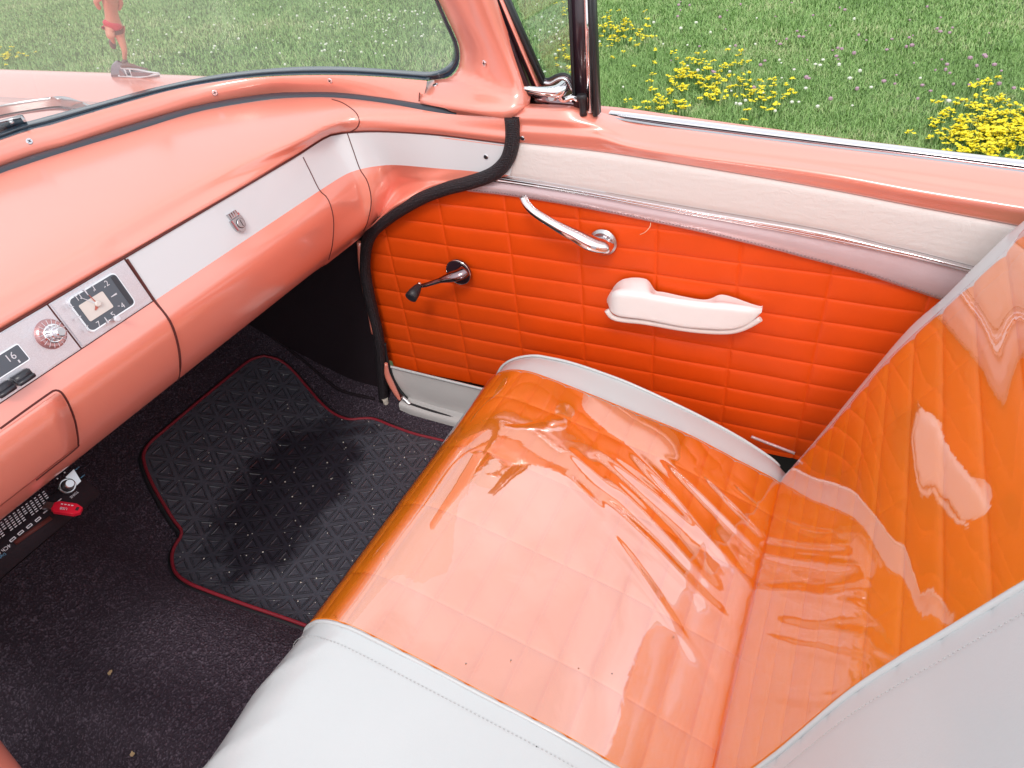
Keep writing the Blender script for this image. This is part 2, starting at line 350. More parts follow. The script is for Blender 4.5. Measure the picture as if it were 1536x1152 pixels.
    def build(s, name, parent=None, sub=0, solid=0, auto=True):
        me = bpy.data.meshes.new(name); V = np.concatenate(s.v)
        if name in ('lower_bulge', 'white_insert', 'top_pad', 'lower_frame', 'windshield_pillar', 'painted_sill'): BV[name] = BVHTree.FromPolygons([tuple(v) for v in V], s.f)
        me.from_pydata(V.tolist(), [], s.f); me.validate()
        for m in s.mats: me.materials.append(m)
        if len(me.polygons) == len(s.m):
            me.polygons.foreach_set('material_index', s.m); me.polygons.foreach_set('use_smooth', s.smooth)
        else: me.polygons.foreach_set('use_smooth', [True]*len(me.polygons))
        o = bpy.data.objects.new(name, me); COL.objects.link(o)
        if parent: o.parent = parent
        if solid:
            q = o.modifiers.new('s', 'SOLIDIFY'); q.thickness = solid; q.offset = -1
        if sub:
            q = o.modifiers.new('u', 'SUBSURF'); q.levels = sub; q.render_levels = sub
        me.update(); return o
def crv(P, n):                                  # Catmull-Rom through points, n samples by arc length
    P = np.asarray(P, float)
    if len(P) < 3:
        t = np.linspace(0, 1, n)[:, None]; return P[0]*(1-t)+P[-1]*t
    Q = np.vstack([2*P[0]-P[1], P, 2*P[-1]-P[-2]]); out = []
    for i in range(1, len(Q)-2):
        for t in np.linspace(0, 1, 12, endpoint=False):
            a, b, c, d = Q[i-1:i+3]
            out.append(.5*((2*b)+(-a+c)*t+(2*a-5*b+4*c-d)*t*t+(-a+3*b-3*c+d)*t**3))
    out.append(P[-1]); out = np.array(out)
    L = np.concatenate([[0], np.cumsum(np.linalg.norm(np.diff(out, axis=0), axis=1))])
    s = np.linspace(0, L[-1], n); return np.stack([np.interp(s, L, out[:, k]) for k in range(3)], 1)
def by_axis(P, ax, vals):                       # sample a smooth curve at given values of one axis
    C = crv(P, 400); o = np.argsort(C[:, ax]); C = C[o]
    return np.stack([vals if k == ax else np.interp(vals, C[:, ax], C[:, k]) for k in range(3)], 1)
def extend(P, d, end=True):
    P = list(map(np.array, P))
    if end: v = P[-1]-P[-2]; P.append(P[-1]+v/np.linalg.norm(v)*d)
    else: v = P[0]-P[1]; P.insert(0, P[0]+v/np.linalg.norm(v)*d)
    return P
def rails(Rs, m):                               # Rs: list of equal length rails; smooth in the cross direction
    Rs = np.array(Rs); out = [crv(Rs[:, j], m) for j in range(Rs.shape[1])]
    return np.array(out).transpose(1, 0, 2)
def grooves(lo, hi, gs, step, w=.007):
    vals = set(np.round(np.arange(lo, hi+1e-9, step), 5)) | {lo, hi}
    vals = [v for v in vals if all(abs(v-g) > w*1.2 for g in gs)]
    for g in gs:
        for k in (-w, -w*.55, -w*.25, 0, w*.25, w*.55, w):
            if lo <= g+k <= hi: vals.append(g+k)
    return np.array(sorted(set(vals)))
def gd(v, gs):  # distance to the nearest groove
    return min(abs(v-g) for g in gs)
def screw(parent, P, n, r=.0052, name='screw'):
    P = np.asarray(P, float); n = np.asarray(n, float); n /= np.linalg.norm(n)
    b = MB(); b.disc(P, n, r, .0018, M['chrome'], 18, .0008)
    u = np.cross(n, [0, 0, 1.]); u /= np.linalg.norm(u); w = np.cross(n, u); a = random.random()
    u, w = u*math.cos(a)+w*math.sin(a), w*math.cos(a)-u*math.sin(a)
    for p, q in ((u, w), (w, u)):
        b.box(P+n*.0012-p*r*.55-q*r*.12, p*r*1.1, q*r*.24, n*.0011, M['black_plastic'])
    return b.build(name, parent)
def text_mesh(mb, s, O, U, V, size, mat, h=.0004):
    cu = bpy.data.curves.new('t', 'FONT'); cu.body = s; cu.size = size; cu.align_x = 'CENTER'; cu.align_y = 'CENTER'; cu.resolution_u = 2
    ob = bpy.data.objects.new('t', cu); COL.objects.link(ob); dg = bpy.context.evaluated_depsgraph_get(); me = ob.evaluated_get(dg).to_mesh()
    Nn = np.cross(U, V); Nn /= np.linalg.norm(Nn)
    mb.add([np.array(O)+v.co.x*np.array(U)+v.co.y*np.array(V)+Nn*h for v in me.vertices], [tuple(p.vertices) for p in me.polygons], mat, False)
    ob.evaluated_get(dg).to_mesh_clear(); bpy.data.objects.remove(ob); bpy.data.curves.remove(cu)

# ============================================================ THE CAR
car = tag(empty('vintage_convertible', (0, 0, 0)), 'open vintage convertible with salmon pink paint, orange and white interior', 'car')

# ------------------------------------------------------------ passenger door
door = empty('passenger_door', (1.2, .3, .3), car)
def sub(o): 
    o.matrix_parent_inverse = Matrix.Translation(-Vector(o.parent.location)) if o.parent and o.parent.type == 'EMPTY' else Matrix()
    return o
def PX(x): return 1.2-.04*(x-.94)
def quiltx(z): return 1.2-.0395*(z-.9376)
zr = [1.45+1.2*(-.427-k*.0404) for k in range(-1, 13)]
yc = [.9175-j*.152 for j in range(-1, 9)]
sealpx = [(767.5, 176), (768.5, 186), (769, 198), (768, 216), (762, 237), (750, 253), (732, 264.5), (700, 275), (669, 283), (638, 294.5), (607, 311), (581, 328), (560, 346.6), (550, 367), (547, 393), (548, 412), (553, 440), (561, 475), (567.5, 504), (571.7, 546), (574, 577), (576, 600)]
seal = crv([WX(a, b, 1.185) for a, b in sealpx], 120)
def right_of_seal(p, m=.0):
    i = np.argmin(abs(seal[:, 2]-p[2])); return p[1] < seal[i, 1]+m
botpx = [(575, 545), (586, 548), (660, 566), (734, 584)]
def polyx(px, x): return [WX(a, b, x) for a, b in px]
bot = extend(polyx(botpx, 1.2), 1.4); bot = np.array(bot)
trimG = [(690, 283), (705, 287), (760, 293), (838, 305), (916, 319.5), (976, 332), (1047, 347), (1160, 374), (1197, 384), (1291, 409), (1401, 445)]
chrF = [(690, 270), (760, 275.5), (864, 291), (981, 313), (1160, 345.5), (1204, 354), (1357, 385), (1447, 407)]
bandE = [(690, 252), (755, 263), (864, 281), (1024, 309), (1224, 343), (1336, 369), (1384, 380), (1453, 398)]
paintD = [(740, 207), (775, 213), (900, 227), (1024, 246), (1224, 280), (1377, 310), (1521, 337)]
ridgeC = [(740, 196), (780, 198), (850, 203), (895, 205), (912, 209), (945, 219), (1024, 232), (1224, 259), (1377, 287), (1536, 313)]
ridgeB = [(740, 178), (785, 178), (850, 182), (892, 186), (912, 193), (945, 203), (1024, 214), (1224, 239), (1377, 260), (1536, 284)]
paintA = [(740, 156), (787, 160), (850, 163), (890, 169), (905, 176), (945, 183), (1024, 193.5), (1224, 218.5), (1377, 237), (1536, 258)]
ys = np.linspace(-.5, .74, 96)
def rail(px, x, ysamp=ys, xf=None):
    P = polyx(px, x) if xf is None else [WX(a, b, xf(a)) for a, b in px]
    P = extend(P, .6); return by_axis(P, 1, ysamp)
# quilted panel
ya, za = grooves(-.55, 1.05, yc, .02, .0055), grooves(.33, .96, zr, .016, .0055)
G = []
gtop = rail(trimG, 1.2, np.linspace(-.55, 1.05, 100))
for z in za:
    row = []
    for y in ya:
        d = min(gd(y, yc), gd(z, zr)); h = .0026*(1-math.exp(-(d/.0036)**1.3))+.0008*min(1, gd(z, zr)/.024)
        h += .0012*math.sin(y*23+z*9)*math.sin(z*31)
        row.append((quiltx(z)-h+.001, y, z))
    G.append(row)
ztop = lambda y: np.interp(y, gtop[:, 1], gtop[:, 2]); bs = np.array(sorted(bot.tolist(), key=lambda p: p[1])); zbot = lambda y: np.interp(y, bs[:, 1], bs[:, 2])
b = MB(); b.grid(G, M['door_orange'], keep=lambda p: right_of_seal(p, .016) and zbot(p[1])-.012 < p[2] < ztop(p[1])+.014)
o = b.build('quilted_panel', door)
# trim, chrome strip, leather band, painted sill
def band(rs, mat, m, name, parent=door, keep=None, solid=0):
    b = MB(); b.grid(rails(rs, m), mat, keep=keep or (lambda p: right_of_seal(p, .004))); return b.build(name, parent, solid=solid)
rG, rF, rE, rD = rail(trimG, 1.196), rail(chrF, 1.194), rail(bandE, 1.193), rail(paintD, 1.196)
gm = (rG+rF)/2; gm[:, 0] -= .006
rG2 = rG.copy(); rG2[:, 0] = 1.203; rG2[:, 2] -= .001; rF2 = rF.copy()
band([rG2, rG+np.array([-.0025, 0, .0005]), gm, rF2], M['pearl'], 10, 'pearl_trim')
b = MB()
st = rG+np.array([-.006, 0, .006])
C = crv(st, 420)
for i in range(0, 419, 2): 
    if right_of_seal(C[i]): b.tube([C[i], C[i+1]], .0008, M['stitch'], 4)
b.build('stitching', door)
cm1 = rF*.75+rE*.25+np.array([-.0055, 0, 0]); cm2 = rF*.45+rE*.55+np.array([-.004, 0, 0]); cm3 = rF*.25+rE*.75+np.array([-.0065, 0, 0])
band([rF+np.array([.002, 0, 0]), rF+np.array([-.003, 0, .001]), cm1, cm2, cm3, rE+np.array([.002, 0, 0])], M['chrome'], 18, 'chrome_strip')
lm = (rE+rD)/2+np.array([-.0045, 0, 0]); rE2 = rE+np.array([.001, 0, 0])
band([rE2, rE2*.9+rD*.1+np.array([-.0035, 0, 0]), lm, rE2*.08+rD*.92+np.array([-.0035, 0, 0]), rD+np.array([.006, 0, 0])], M['leather'], 14, 'leather_band')
# painted sill: depth changes from the tall front block to the ledge behind it
def xf(front, back): return lambda a: np.interp(a, [860, 930], [front, back])
rC = rail(ridgeC, 0, xf=xf(1.187, 1.183)); rB = rail(ridgeB, 0, xf=xf(1.188, 1.212)); rA = rail(paintA, 0, xf=xf(1.20, 1.252))
rB0 = (rB*.35+rA*.65)+np.array([-.002, 0, .001])
rC0 = rC*.5+rB*.5+np.array([.0035, 0, 0])
rA2 = rA+np.array([.02, 0, -.001])
rDp = rD+np.array([-.001, 0, 0]); rDl = rD+np.array([.008, 0, .002])
band([rDl, rDp, rD*.6+rC*.4+np.array([-.002, 0, 0]), rC, rC0, rB, rB0, rA, rA2], M['paint'], 40, 'painted_sill')
yw = np.linspace(-.6, .425, 60)
def wr(px, x): return rail(px, x, yw)
sl1 = wr([(905, 174), (1024, 192), (1224, 217), (1377, 235.5), (1536, 257)], 1.256)
sl2 = wr([(905, 171.5), (1024, 188), (1224, 213), (1377, 231.5), (1536, 252)], 1.264)
mo1 = wr([(905, 170), (1024, 185.5), (1224, 210.5), (1377, 229), (1536, 249)], 1.272)
mo2 = wr([(905, 165), (1024, 178.5), (1224, 203.5), (1377, 222), (1536, 240)], 1.30)
oo = wr([(905, 159), (1024, 174.5), (1224, 202), (1377, 221), (1536, 239.5)], 1.335)
b = MB(); b.grid(rails([sl1+np.array([-.006, 0, 0]), sl1+np.array([-.002, 0, .002]), sl1], 5), M['satin'])
b.build('inner_weatherstrip', door)
b = MB(); b.grid(rails([sl1+np.array([-.001, 0, -.001]), (sl1+sl2)/2+np.array([0, 0, -.003]), sl2+np.array([.002, 0, .0005])], 6), M['kick_black']); b.build('window_channel', door)
b = MB(); b.grid(rails([sl2+np.array([0, 0, -.004]), sl2, mo1+np.array([0, 0, -.004])], 5), M['dark_chrome']); b.grid(rails([mo1+np.array([0, 0, -.004]), mo1+np.array([0, 0, .001]), (mo1+mo2)/2+np.array([0, 0, .004]), mo2, mo2+np.array([.004, 0, -.006])], 12), M['chrome'])
b.build('belt_molding', door)
yo = np.linspace(-.6, 1.0, 60)
oa = rail([(740, 150), (905, 159), (1024, 174.5), (1224, 202), (1377, 221), (1536, 239.5)], 1.335, yo)
b = MB(); b.grid(rails([oa+np.array([-.04, 0, -.03]), oa+np.array([-.02, 0, -.001]), oa, oa+np.array([.06, 0, -.05]), oa+np.array([.09, 0, -.25]), oa+np.array([.07, 0, -.55]), oa+np.array([.02, 0, -.74])], 30), M['paint']); b.build('outer_skin', door)
# kick panel with light bead
kb = [(578, 560), (590, 572), (599, 583), (611, 598), (630, 608), (700, 627), (790, 650)]
kbl = crv(polyx(kb, 1.2), 40); ktop = crv(bot[:-1], 40)
yk = np.linspace(.40, .992, 50)
KB = by_axis(extend(kbl, .3), 1, yk); KT = by_axis(bot, 1, yk)
KB[:, 2] = np.minimum(KB[:, 2], KT[:, 2]-.002); KT[:, 0] = 1.199; KB[:, 0] = 1.2
b = MB(); b.grid(rails([KB+np.array([.02, 0, 0]), KB, (KB+KT)/2+np.array([-.006, 0, 0]), KT], 12), M['grey_vinyl'])
b.build('kick_panel', door)
b = MB(); b.tube(np.array([p+np.array([-.004, 0, 0]) for p in KT]), .0035, M['white_vinyl'], 8); b.build('panel_bead', door)
b = MB(); b.grid([[(1.245, y, z) for y in np.linspace(-.6, 1.0, 60)] for z in np.linspace(.26, .97, 40)], M['black_rubber'], keep=lambda p: right_of_seal(p, .10)); b.build('door_inner_frame', door)
# door edge rubbers near the hinge side
b = MB()
for dy, m_, r in ((.0, 'black_rubber', .004), (.010, 'gap', .0035)):
    P = [WX(a-dy*300, c, 1.192) for a, c in [(577, 515), (579, 530), (583, 548), (590, 568), (600, 586), (612, 600)]]
    b.tube(crv(P, 24), r, M[m_], 8)
b.tube(crv([WX(a, c, 1.186) for a, c in [(612, 600), (640, 609.5), (700, 628), (760, 645)]], 20)+np.array([-.010, 0, 0]), .0032, M['black_rubber'], 8)  # dark tube added for the shaded gap between kick panel and sill
b.build('door_rubber_and_gap', door)
# scuffs
# armrest
up = [(910, 470), (911, 452), (917, 437), (927, 423), (945, 417), (966, 418), (976, 424), (980, 436), (995, 438.5), (1020, 444), (1046, 449), (1062, 449.5), (1073, 445), (1079, 442), (1096, 445), (1125, 456), (1145, 467), (1149, 474)]
lo = [(910, 470), (917, 474), (935, 478), (968, 482), (1020, 492), (1060, 496), (1094, 497), (1117, 493), (1135, 485), (1149, 474)]
UP = crv(polyx(up, 1.196), 200); LO = crv(polyx(lo, 1.15), 200)
y0, y1 = UP[0, 1], UP[-1, 1]; ZF = crv(polyx([(910, 468), (913, 452), (924, 441), (950, 441), (985, 447), (1020, 453), (1060, 458), (1095, 461), (1125, 466), (1149, 475)], 1.15), 200)
G = []; N1 = 64
for i in range(N1):
    t = min(.972, .5-.5*math.cos(math.pi*i/(N1-1))+i*1e-5)
    y = y0+(y1-y0)*t; zt = UP[np.argmin(abs(UP[:, 1]-y)), 2]
    yl = LO[0, 1]+(LO[-1, 1]-LO[0, 1])*t; zb = LO[np.argmin(abs(LO[:, 1]-yl)), 2]; zf_ = ZF[np.argmin(abs(ZF[:, 1]-yl)), 2]
    e = abs(2*t-1); f = max(.03, (1-e**(7 if t > .5 else 18))**.5); zc = (zf_+zb)/2; g = max(.05, 1-e**(12 if t > .5 else 50))
    zb = zc+(zb-zc)*g; zf_ = zc+(zf_-zc)*g; zt = zf_+(zt-zf_)*g
    Q = [(0, zt), (.010, zt), (.024, zt*.72+zf_*.28), (.038, zf_+.0025), (.0455, zf_-.001), (.0485, zf_-.006), (.0485, zc), (.0475, zb+.006), (.044, zb+.001), (.036, zb-.001), (.012, zb-.001), (0, zb)]
    P = crv([(dx_*f, y+(yl-y)*min(1, dx_*f/.046), z_) for dx_, z_ in Q], 34); P[:, 0] = 1.197-P[:, 0]
    G.append(P)
b = MB(); b.grid(G, M['white_worn']); arm = b.build('armrest', door, sub=1)
# a base lip below
b = MB(); P = [p+np.array([0, 0, -.002]) for p in crv(polyx([(910, 464), (918, 474), (935, 478.5), (968, 482), (1020, 491), (1060, 495.5), (1094, 496), (1114, 491.5), (1130, 484), (1141, 477)], 1.160), 50)]
b.tube(P, .0052, M['leather'], 8); b.build('armrest_lip', door)
# door handle (latch lever)
b = MB(); c = WX(905, 363, 1.196); b.disc(c, (-1, 0, 0), .027, .008, M['satin'], 36, .005)
P = crv([WX(917, 366, 1.184), WX(906, 369, 1.172), WX(886, 365, 1.160), WX(862, 353, 1.152), WX(838, 341, 1.145), WX(805, 321, 1.145), WX(791, 308, 1.150), WX(785, 297, 1.160)], 40)
rr = np.interp(np.linspace(0, 1, 40), [0, .08, .22, .4, .6, .85, 1], [.010, .0225, .0215, .0155, .0115, .009, .0085]); ee = np.interp(np.linspace(0, 1, 40), [0, .3, 1], [.6, .75, .9])
b.tube(P, rr, M['chrome'], 14, ell=ee); 
b.build('door_handle', door)
# window crank
b = MB(); c = WX(689, 407, 1.195); b.disc(c, (-1, 0, 0), .029, .007, M['frame_dark'], 36, .002); b.tube([c+np.array([-.005, .0285*math.cos(q), .0285*math.sin(q)]) for q in np.linspace(0, math.tau, 40)], .0013, M['chrome'], 6)
P = crv([WX(697, 406, 1.178), WX(688, 412, 1.166), WX(665, 419, 1.152), WX(640, 427, 1.143), WX(626, 430, 1.142)], 30)
b.tube(P, np.interp(np.linspace(0, 1, 30), [0, .25, .5, 1], [.017, .014, .0065, .0042]), M['dark_chrome'], 12, ell=np.interp(np.linspace(0, 1, 30), [0, .3, 1], [.7, .8, 1]))
b.build('window_crank', door)
b = MB(); e = WX(629, 428, 1.142); d = np.array([-.034, .004, -.012])
b.tube([e, e+d*.2, e+d*.6, e+d], [.006, .009, .0125, .0135], M['black_plastic'], 20); b.disc(e-d*.08, d, .0062, .008, M['chrome'], 16, .001)
b.disc(e+d, d, .0125, .001, M['black_key'], 20, .0005); b.build('crank_knob', door)
# loose thread
b = MB(); b.tube(crv([WX(976, 334, 1.188), WX(975, 340, 1.180), WX(968, 348, 1.178), WX(960, 352, 1.186)], 16), .0006, M['thread'], 5); b.build('loose_thread', door)
# lock knob
b = MB(); t0 = WX(875, 173, 1.205); t1 = WX(872.5, 143, 1.205)
b.tube([t0, t0*.75+t1*.25, t0*.3+t1*.7, t0*.2+t1*.8, t1, t1+(t1-t0)*.06], [.0068, .0058, .0060, .0088, .0090, .0075], M['black_plastic'], 18); b.build('lock_knob', door)
q = onmesh(784, 207, ['painted_sill'], .0002); screw(door, q[0], q[1], .0048)
# vent window
def bar(mb, a, c, wpx, x, mat, th=.012, ext=1.5, ew=None):   # strip between two pixel positions, run on upwards
    A, B = WX(*a, x), WX(*c, x); B = A+(B-A)*ext
    wv = np.array([0, -1, 0])*wpx/1095*1.45
    mb.box(A-wv/2, wv, B-A, np.array([-th, 0, 0]), mat, .0015)
b = MB()
bar(b, (877.5, 161), (872, 0), 22, 1.232, M['frame_dark'], .016)
bar(b, (891, 164), (886.5, 0), 6, 1.232, M['chrome'], .022)
bar(b, (866.5, 150), (860, 0), 4, 1.232, M['black_rubber'], .02)
bar(b, (899, 169), (892.5, 0), 6, 1.232, M['black_rubber'], .024)
bar(b, (786, 150), (731.5, 0), 7, 1.24, M['black_rubber'], .02)
bar(b, (797, 140), (742, 0), 13, 1.235, M['frame_dark'], .016)
bar(b, (808, 130), (753, 0), 11, 1.238, M['frame_dark'], .012)
bar(b, (812, 130), (757, 0), 3, 1.232, M['paint'], .016)  # salmon strip stands in for a pink reflection along the frame
bar(b, (819, 124), (764, 0), 7, 1.24, M['black_rubber'], .016)
Z0 = WX(868, 158, 1.225); Z1 = WX(800, 150, 1.225)
b.box(Z1+np.array([0, .03, -.012]), np.array([.02, 0, 0]), (Z0-Z1)+np.array([0, -.06, 0]), np.array([0, 0, .022]), M['dark_chrome'], .002)
b.tube(crv([WX(*p, 1.236) for p in [(812, 118), (822, 121), (835, 115), (846, 113), (855, 118), (861, 130), (868, 140)]], 30), .0045, M['black_rubber'], 10)
b.tube(crv([WX(*p, 1.228) for p in [(815, 124), (825, 125), (837, 119), (846, 118), (852, 123), (858, 134), (868, 143)]], 30), .0028, M['chrome'], 10)
P = [WX(*p, 1.23) for p in [(812, 118), (822, 121), (835, 115), (846, 113), (855, 118), (861, 130), (868, 150), (806, 146)]]
b.prism(P, (1, 0, 0), .006, M['dark_chrome'])
b.build('vent_window_frame', door)
b = MB(); P = [WX(812, 125, 1.238), WX(868, 145, 1.238)]; P.append(P[1]+(WX(861, 0, 1.238)-P[1])*1.5); P.append(P[0]+(WX(763, 0, 1.238)-P[0])*1.5)
b.prism(P, (1, 0, 0), .003, M['vent_glass']); b.build('vent_glass', door)
b = MB(); P = crv([WX(786, 132, 1.165), WX(796, 134.5, 1.168), (WX(815, 137, 1.175)), WX(836, 137, 1.185), WX(847, 129, 1.20)], 30)
b.tube(P, np.interp(np.linspace(0, 1, 30), [0, .1, .5, .8, 1], [.003, .0055, .0075, .011, .010]), M['chrome'], 14)
b.disc(WX(831, 145, 1.19), (-1, .1, .2), .0072, .010, M['satin'], 20, .001); b.tube(crv([WX(838, 143, 1.19), WX(845, 150, 1.20), WX(858, 146, 1.21), WX(868, 150, 1.215)], 14), .005, M['chrome'], 8)
b.build('vent_latch', door)

# ------------------------------------------------------------ door opening seal
b = MB(); b.tube(seal, .0135, M['braid'], 16); b.build('door_seal', car)
b = MB(); p = WX(578, 601, 1.18); b.tube([p+np.array([0, 0, .01]), p, p+np.array([0, -.004, -.016]), p+np.array([0, -.006, -.022])], [.009, .008, .0085, .006], M['tan'], 9); b.build('frayed_seal_end', car)
# body flange, kick side, sill plate
b = MB()
P = [WX(a, c, 1.178) for a, c in [(539, 363), (541, 395), (546, 430), (555, 470), (560, 500)]]
b.tube(crv(P, 20), .0055, M['paint'], 8)
P = [WX(a, c, 1.178) for a, c in [(579, 545), (581, 562), (589, 580), (600, 600)]]
b.tube(crv(P, 20), [.004+.004*math.sin(math.pi*i/19) for i in range(20)], M['paint'], 8)
b.build('door_opening_flange', car)
b = MB(); b.tube(crv([WX(603, 596, 1.18), WX(609, 601, 1.178), WX(616, 607, 1.176)], 8), .0058, M['chrome'], 10); b.build('sill_clip', car)
b = MB()
ysl = np.linspace(-.3, .955, 30)
t_ = by_axis(extend([WX(a, c, 1.172) for a, c in [(612, 606), (622, 610), (650, 619), (700, 632.5)]], 1.3), 1, ysl); l_ = by_axis(extend([WX(a, c, 1.165) for a, c in [(612, 607), (622, 617), (638, 622), (700, 640)]], 1.3), 1, ysl)
l_[:, 2] = np.minimum(l_[:, 2], t_[:, 2]-.001)
b.grid(rails([t_+np.array([.03, 0, 0]), t_, l_, l_+np.array([0, 0, -.02])], 8), M['grey_vinyl']); b.build('sill_plate', car)
b = MB()
yy = np.linspace(.93, 1.9, 30); zz = np.linspace(.22, 1.0, 24)
b.grid([[(1.196+.012*math.sin(y*7)*math.sin(z*5)+.02*max(0, .35-z), y, z) for y in yy] for z in zz], M['kick_black'], keep=lambda p: not right_of_seal(p, .004))
b.build('side_kick_lining', car)

# ------------------------------------------------------------ floor
def zf(x, y):
    z = .25+.085*math.exp(-((x-.36)/.17)**4)*(1 if y < 1.2 else 1)+.03*max(0, (x-1.13)/.07)**2
    t = max(0, y-1.10); z += .62*(t*t/(t+.10)) if t > 0 else 0
    return z+.004*math.sin(x*9+1)*math.sin(y*11)
def hitfloor(px, py, off=0):
    d = ray(px, py); t = 1.0
    for _ in range(4000):
        p = EYE+d*t
        if p[2] <= zf(p[0], p[1])+off: return p
        t += .0008
    return p
b = MB(); xs = np.linspace(-.35, 1.215, 90); yv = np.linspace(.2, 1.95, 100)
b.grid([[(x, y, zf(x, y)) for x in xs] for y in yv], M['carpet']); b.build('floor_carpet', car)
# crease line of the carpet where it meets the side
b = MB(); P = [hitfloor(a, c)+np.array([0, 0, .004]) for a, c in [(382, 489), (422, 517), (455, 542), (484, 567), (509, 586), (535, 594), (562, 600)]]
b.tube(crv(P, 30), .004, M['kick_black'], 8); b.build('carpet_edge', car)

# ------------------------------------------------------------ dashboard
dash = empty('dashboard', (.6, 1.0, .8), car)
prof = [(.948, .991), (.9245, .9215), (.909, .892), (.9105, .855), (.924, .806), (.954, .764)]
PR = crv([(0, *p) for p in prof], 60)[:, 1:].tolist()
# rails along the dash, photo pixels of each profile line at the far corner and along the side
pts = {  # (px,py) at seam 2, seam 3 and along the side; x on the side
 0: ([(440, 232), (492, 205), (521, 199.5), (549, 197.6), (586, 198)], [(648, 202), (700, 208), (775, 218)]),
 1: ([(479, 285), (518, 262), (540, 254), (567, 249), (596, 248)], [(661, 253), (700, 255), (760, 261)])}
def interior_rail(k):
    y, z = prof[k]; P = [np.array([x, y, z]) for x in (-.3, -.05, .2, .45, .7, .9)]
    return P
cornerpx = {0: [(492, 205, 0), (521, 199.5, 0), (549, 197.6, 0), (586, 198, 0), (648, 202, 1.186), (700, 208, 1.186), (778, 218, 1.186)],
            1: [(516, 263, 0), (540, 254, 0), (567, 249, 0), (596, 247.6, 0), (661, 253, 1.186), (700, 256, 1.187), (765, 263, 1.187)],
            2: [(532, 282, 0), (553, 275, 0), (575, 268, 0), (600, 264, 0), (650, 266, 1.185), (685, 269, 1.187), (735, 270, 1.190)],
            3: [(541, 307, 0), (557, 302, 0), (577, 292, 0), (598, 284, 0), (640, 279, 1.182), (672, 277, 1.187), (705, 278, 1.190)],
            4: [(536, 346, 0), (552, 335, 0), (570, 322, 0), (590, 308, 1.172), (622, 296, 1.182), (650, 288, 1.188), (680, 284, 1.190)],
            5: [(528, 363, 0), (545, 349, 0), (558, 338, 1.168), (572, 328, 1.178), (600, 311, 1.184), (632, 296, 1.188), (665, 288, 1.190)]}
RL = []
for k in range(6):
    P = interior_rail(k)+[np.array([1.03, *prof[k]])]
    q = []
    for a, c, x in cornerpx[k]: q.append(WX(a, c, x) if x else WZ(a, c, prof[k][1]))
    P += q; RL.append(P)
def splitrail(P, n1=36, n2=44):
    return np.vstack([crv(P[:7], n1)[:-1], crv(P[6:], n2)])
RS = [splitrail(P) for P in RL]
under = [RS[5]+np.array([0, .03, -.012]), RS[5]+np.array([0, .12, .01])]
for u_ in under: u_[-44:, 1] = RS[5][-44:, 1]+.01; u_[-44:, 0] += .02
b = MB(); b.grid(rails(RS[1:]+[under[0]], 40), M['paint']); b.build('lower_bulge', dash)
ST_N = np.cross([1, 0, 0], [0, prof[1][0]-prof[0][0], prof[1][1]-prof[0][1]]); ST_N /= np.linalg.norm(ST_N)
if ST_N[1] > 0: ST_N = -ST_N
b = MB(); i0 = int(np.argmax(RS[0][:, 0] > .62)); q0, q1 = RS[0][i0:].copy(), RS[1][i0:].copy(); q0[0, 0] = q1[0, 0] = .6225
Gs = rails([q0, q1], 6); b.grid(Gs, M['white_paint']); b.build('white_insert', dash)
# dash top
gaspx = [(0, 260), (100, 227), (200, 197), (300, 167), (400, 150), (460, 146), (512, 147), (579, 155), (645, 167), (684, 172), (740, 176)]
T0 = [WZ(a, c, 1.03) for a, c in gaspx[:9]]+[WX(684, 172, 1.188), WX(770, 177, 1.184)]
T0 = [np.array([-.3, 1.40, 1.03]), np.array([.3, 1.405, 1.03]), np.array([.55, 1.395, 1.03])]+T0
ridpx = [(440, 213, 0), (490, 190, 0), (520, 179, 0), (549, 177, 0), (600, 180, 1.178), (680, 188, 1.182), (778, 198, 1.183)]
T2 = [np.array([x, .985, 1.022]) for x in (-.3, 0, .3, .6, .85)]+[WZ(a, c, 1.02) if not x else WX(a, c, x) for a, c, x in ridpx]
T3 = RL[0]
T0s, T2s, T3s = crv(T0, 80), crv(T2, 80), splitrail(T3)
T3s = crv(T3s, 80)
lip = T3s*.45+T2s*.55; lip = lip+np.array([0, -.006, .004]); lip[-40:] = (T3s*.5+T2s*.5)[-40:]+np.array([-.004, 0, 0])
T1s = T0s*.5+T2s*.5+np.array([0, 0, .006]); T1b = T0s*.2+T2s*.8+np.array([0, 0, .006])
b = MB(); b.grid(rails([T3s+np.array([0, .02, -.004]), T3s+np.array([0, 0, .002]), lip, T2s, T1b, T1s, T0s], 60), M['paint']); b.build('top_pad', dash)
# gap line under the top lip + panel seams
b = MB(); b.tube(T3s+np.array([0, -.0005, .0005]), .0016, M['gap'], 6); b.build('top_seam', dash)
def surf_line(pxs, n=24, off=.0):
    return crv([hitprof(PR, a, c)+ST_N*.0008 for a, c in pxs], n)
DN = ['lower_bulge', 'white_insert', 'top_pad']
b = MB(); b.tube(surf_line([(190, 389), (210, 419), (232, 452), (255, 483), (266, 515), (270, 545), (267, 569)]), .0019, M['gap'], 8)
b.build('glovebox_gap', dash)
b = MB(); b.tube(meshline([(451, 229), (465, 257), (479, 285), (492, 299), (500, 328), (498.6, 365), (493, 389)], DN, .0003), .0010, M['gap'], 6)
b.tube(meshline([(521, 200), (530, 226), (540, 254), (551, 272), (556.7, 300), (552, 330), (545, 346)], DN, .0003), .0010, M['gap'], 6)
b.tube(meshline([(498, 149), (515, 155), (533, 168), (539, 181), (535, 192), (522, 199)], DN, .0003), .0010, M['gap'], 6); b.build('panel_seam', dash)
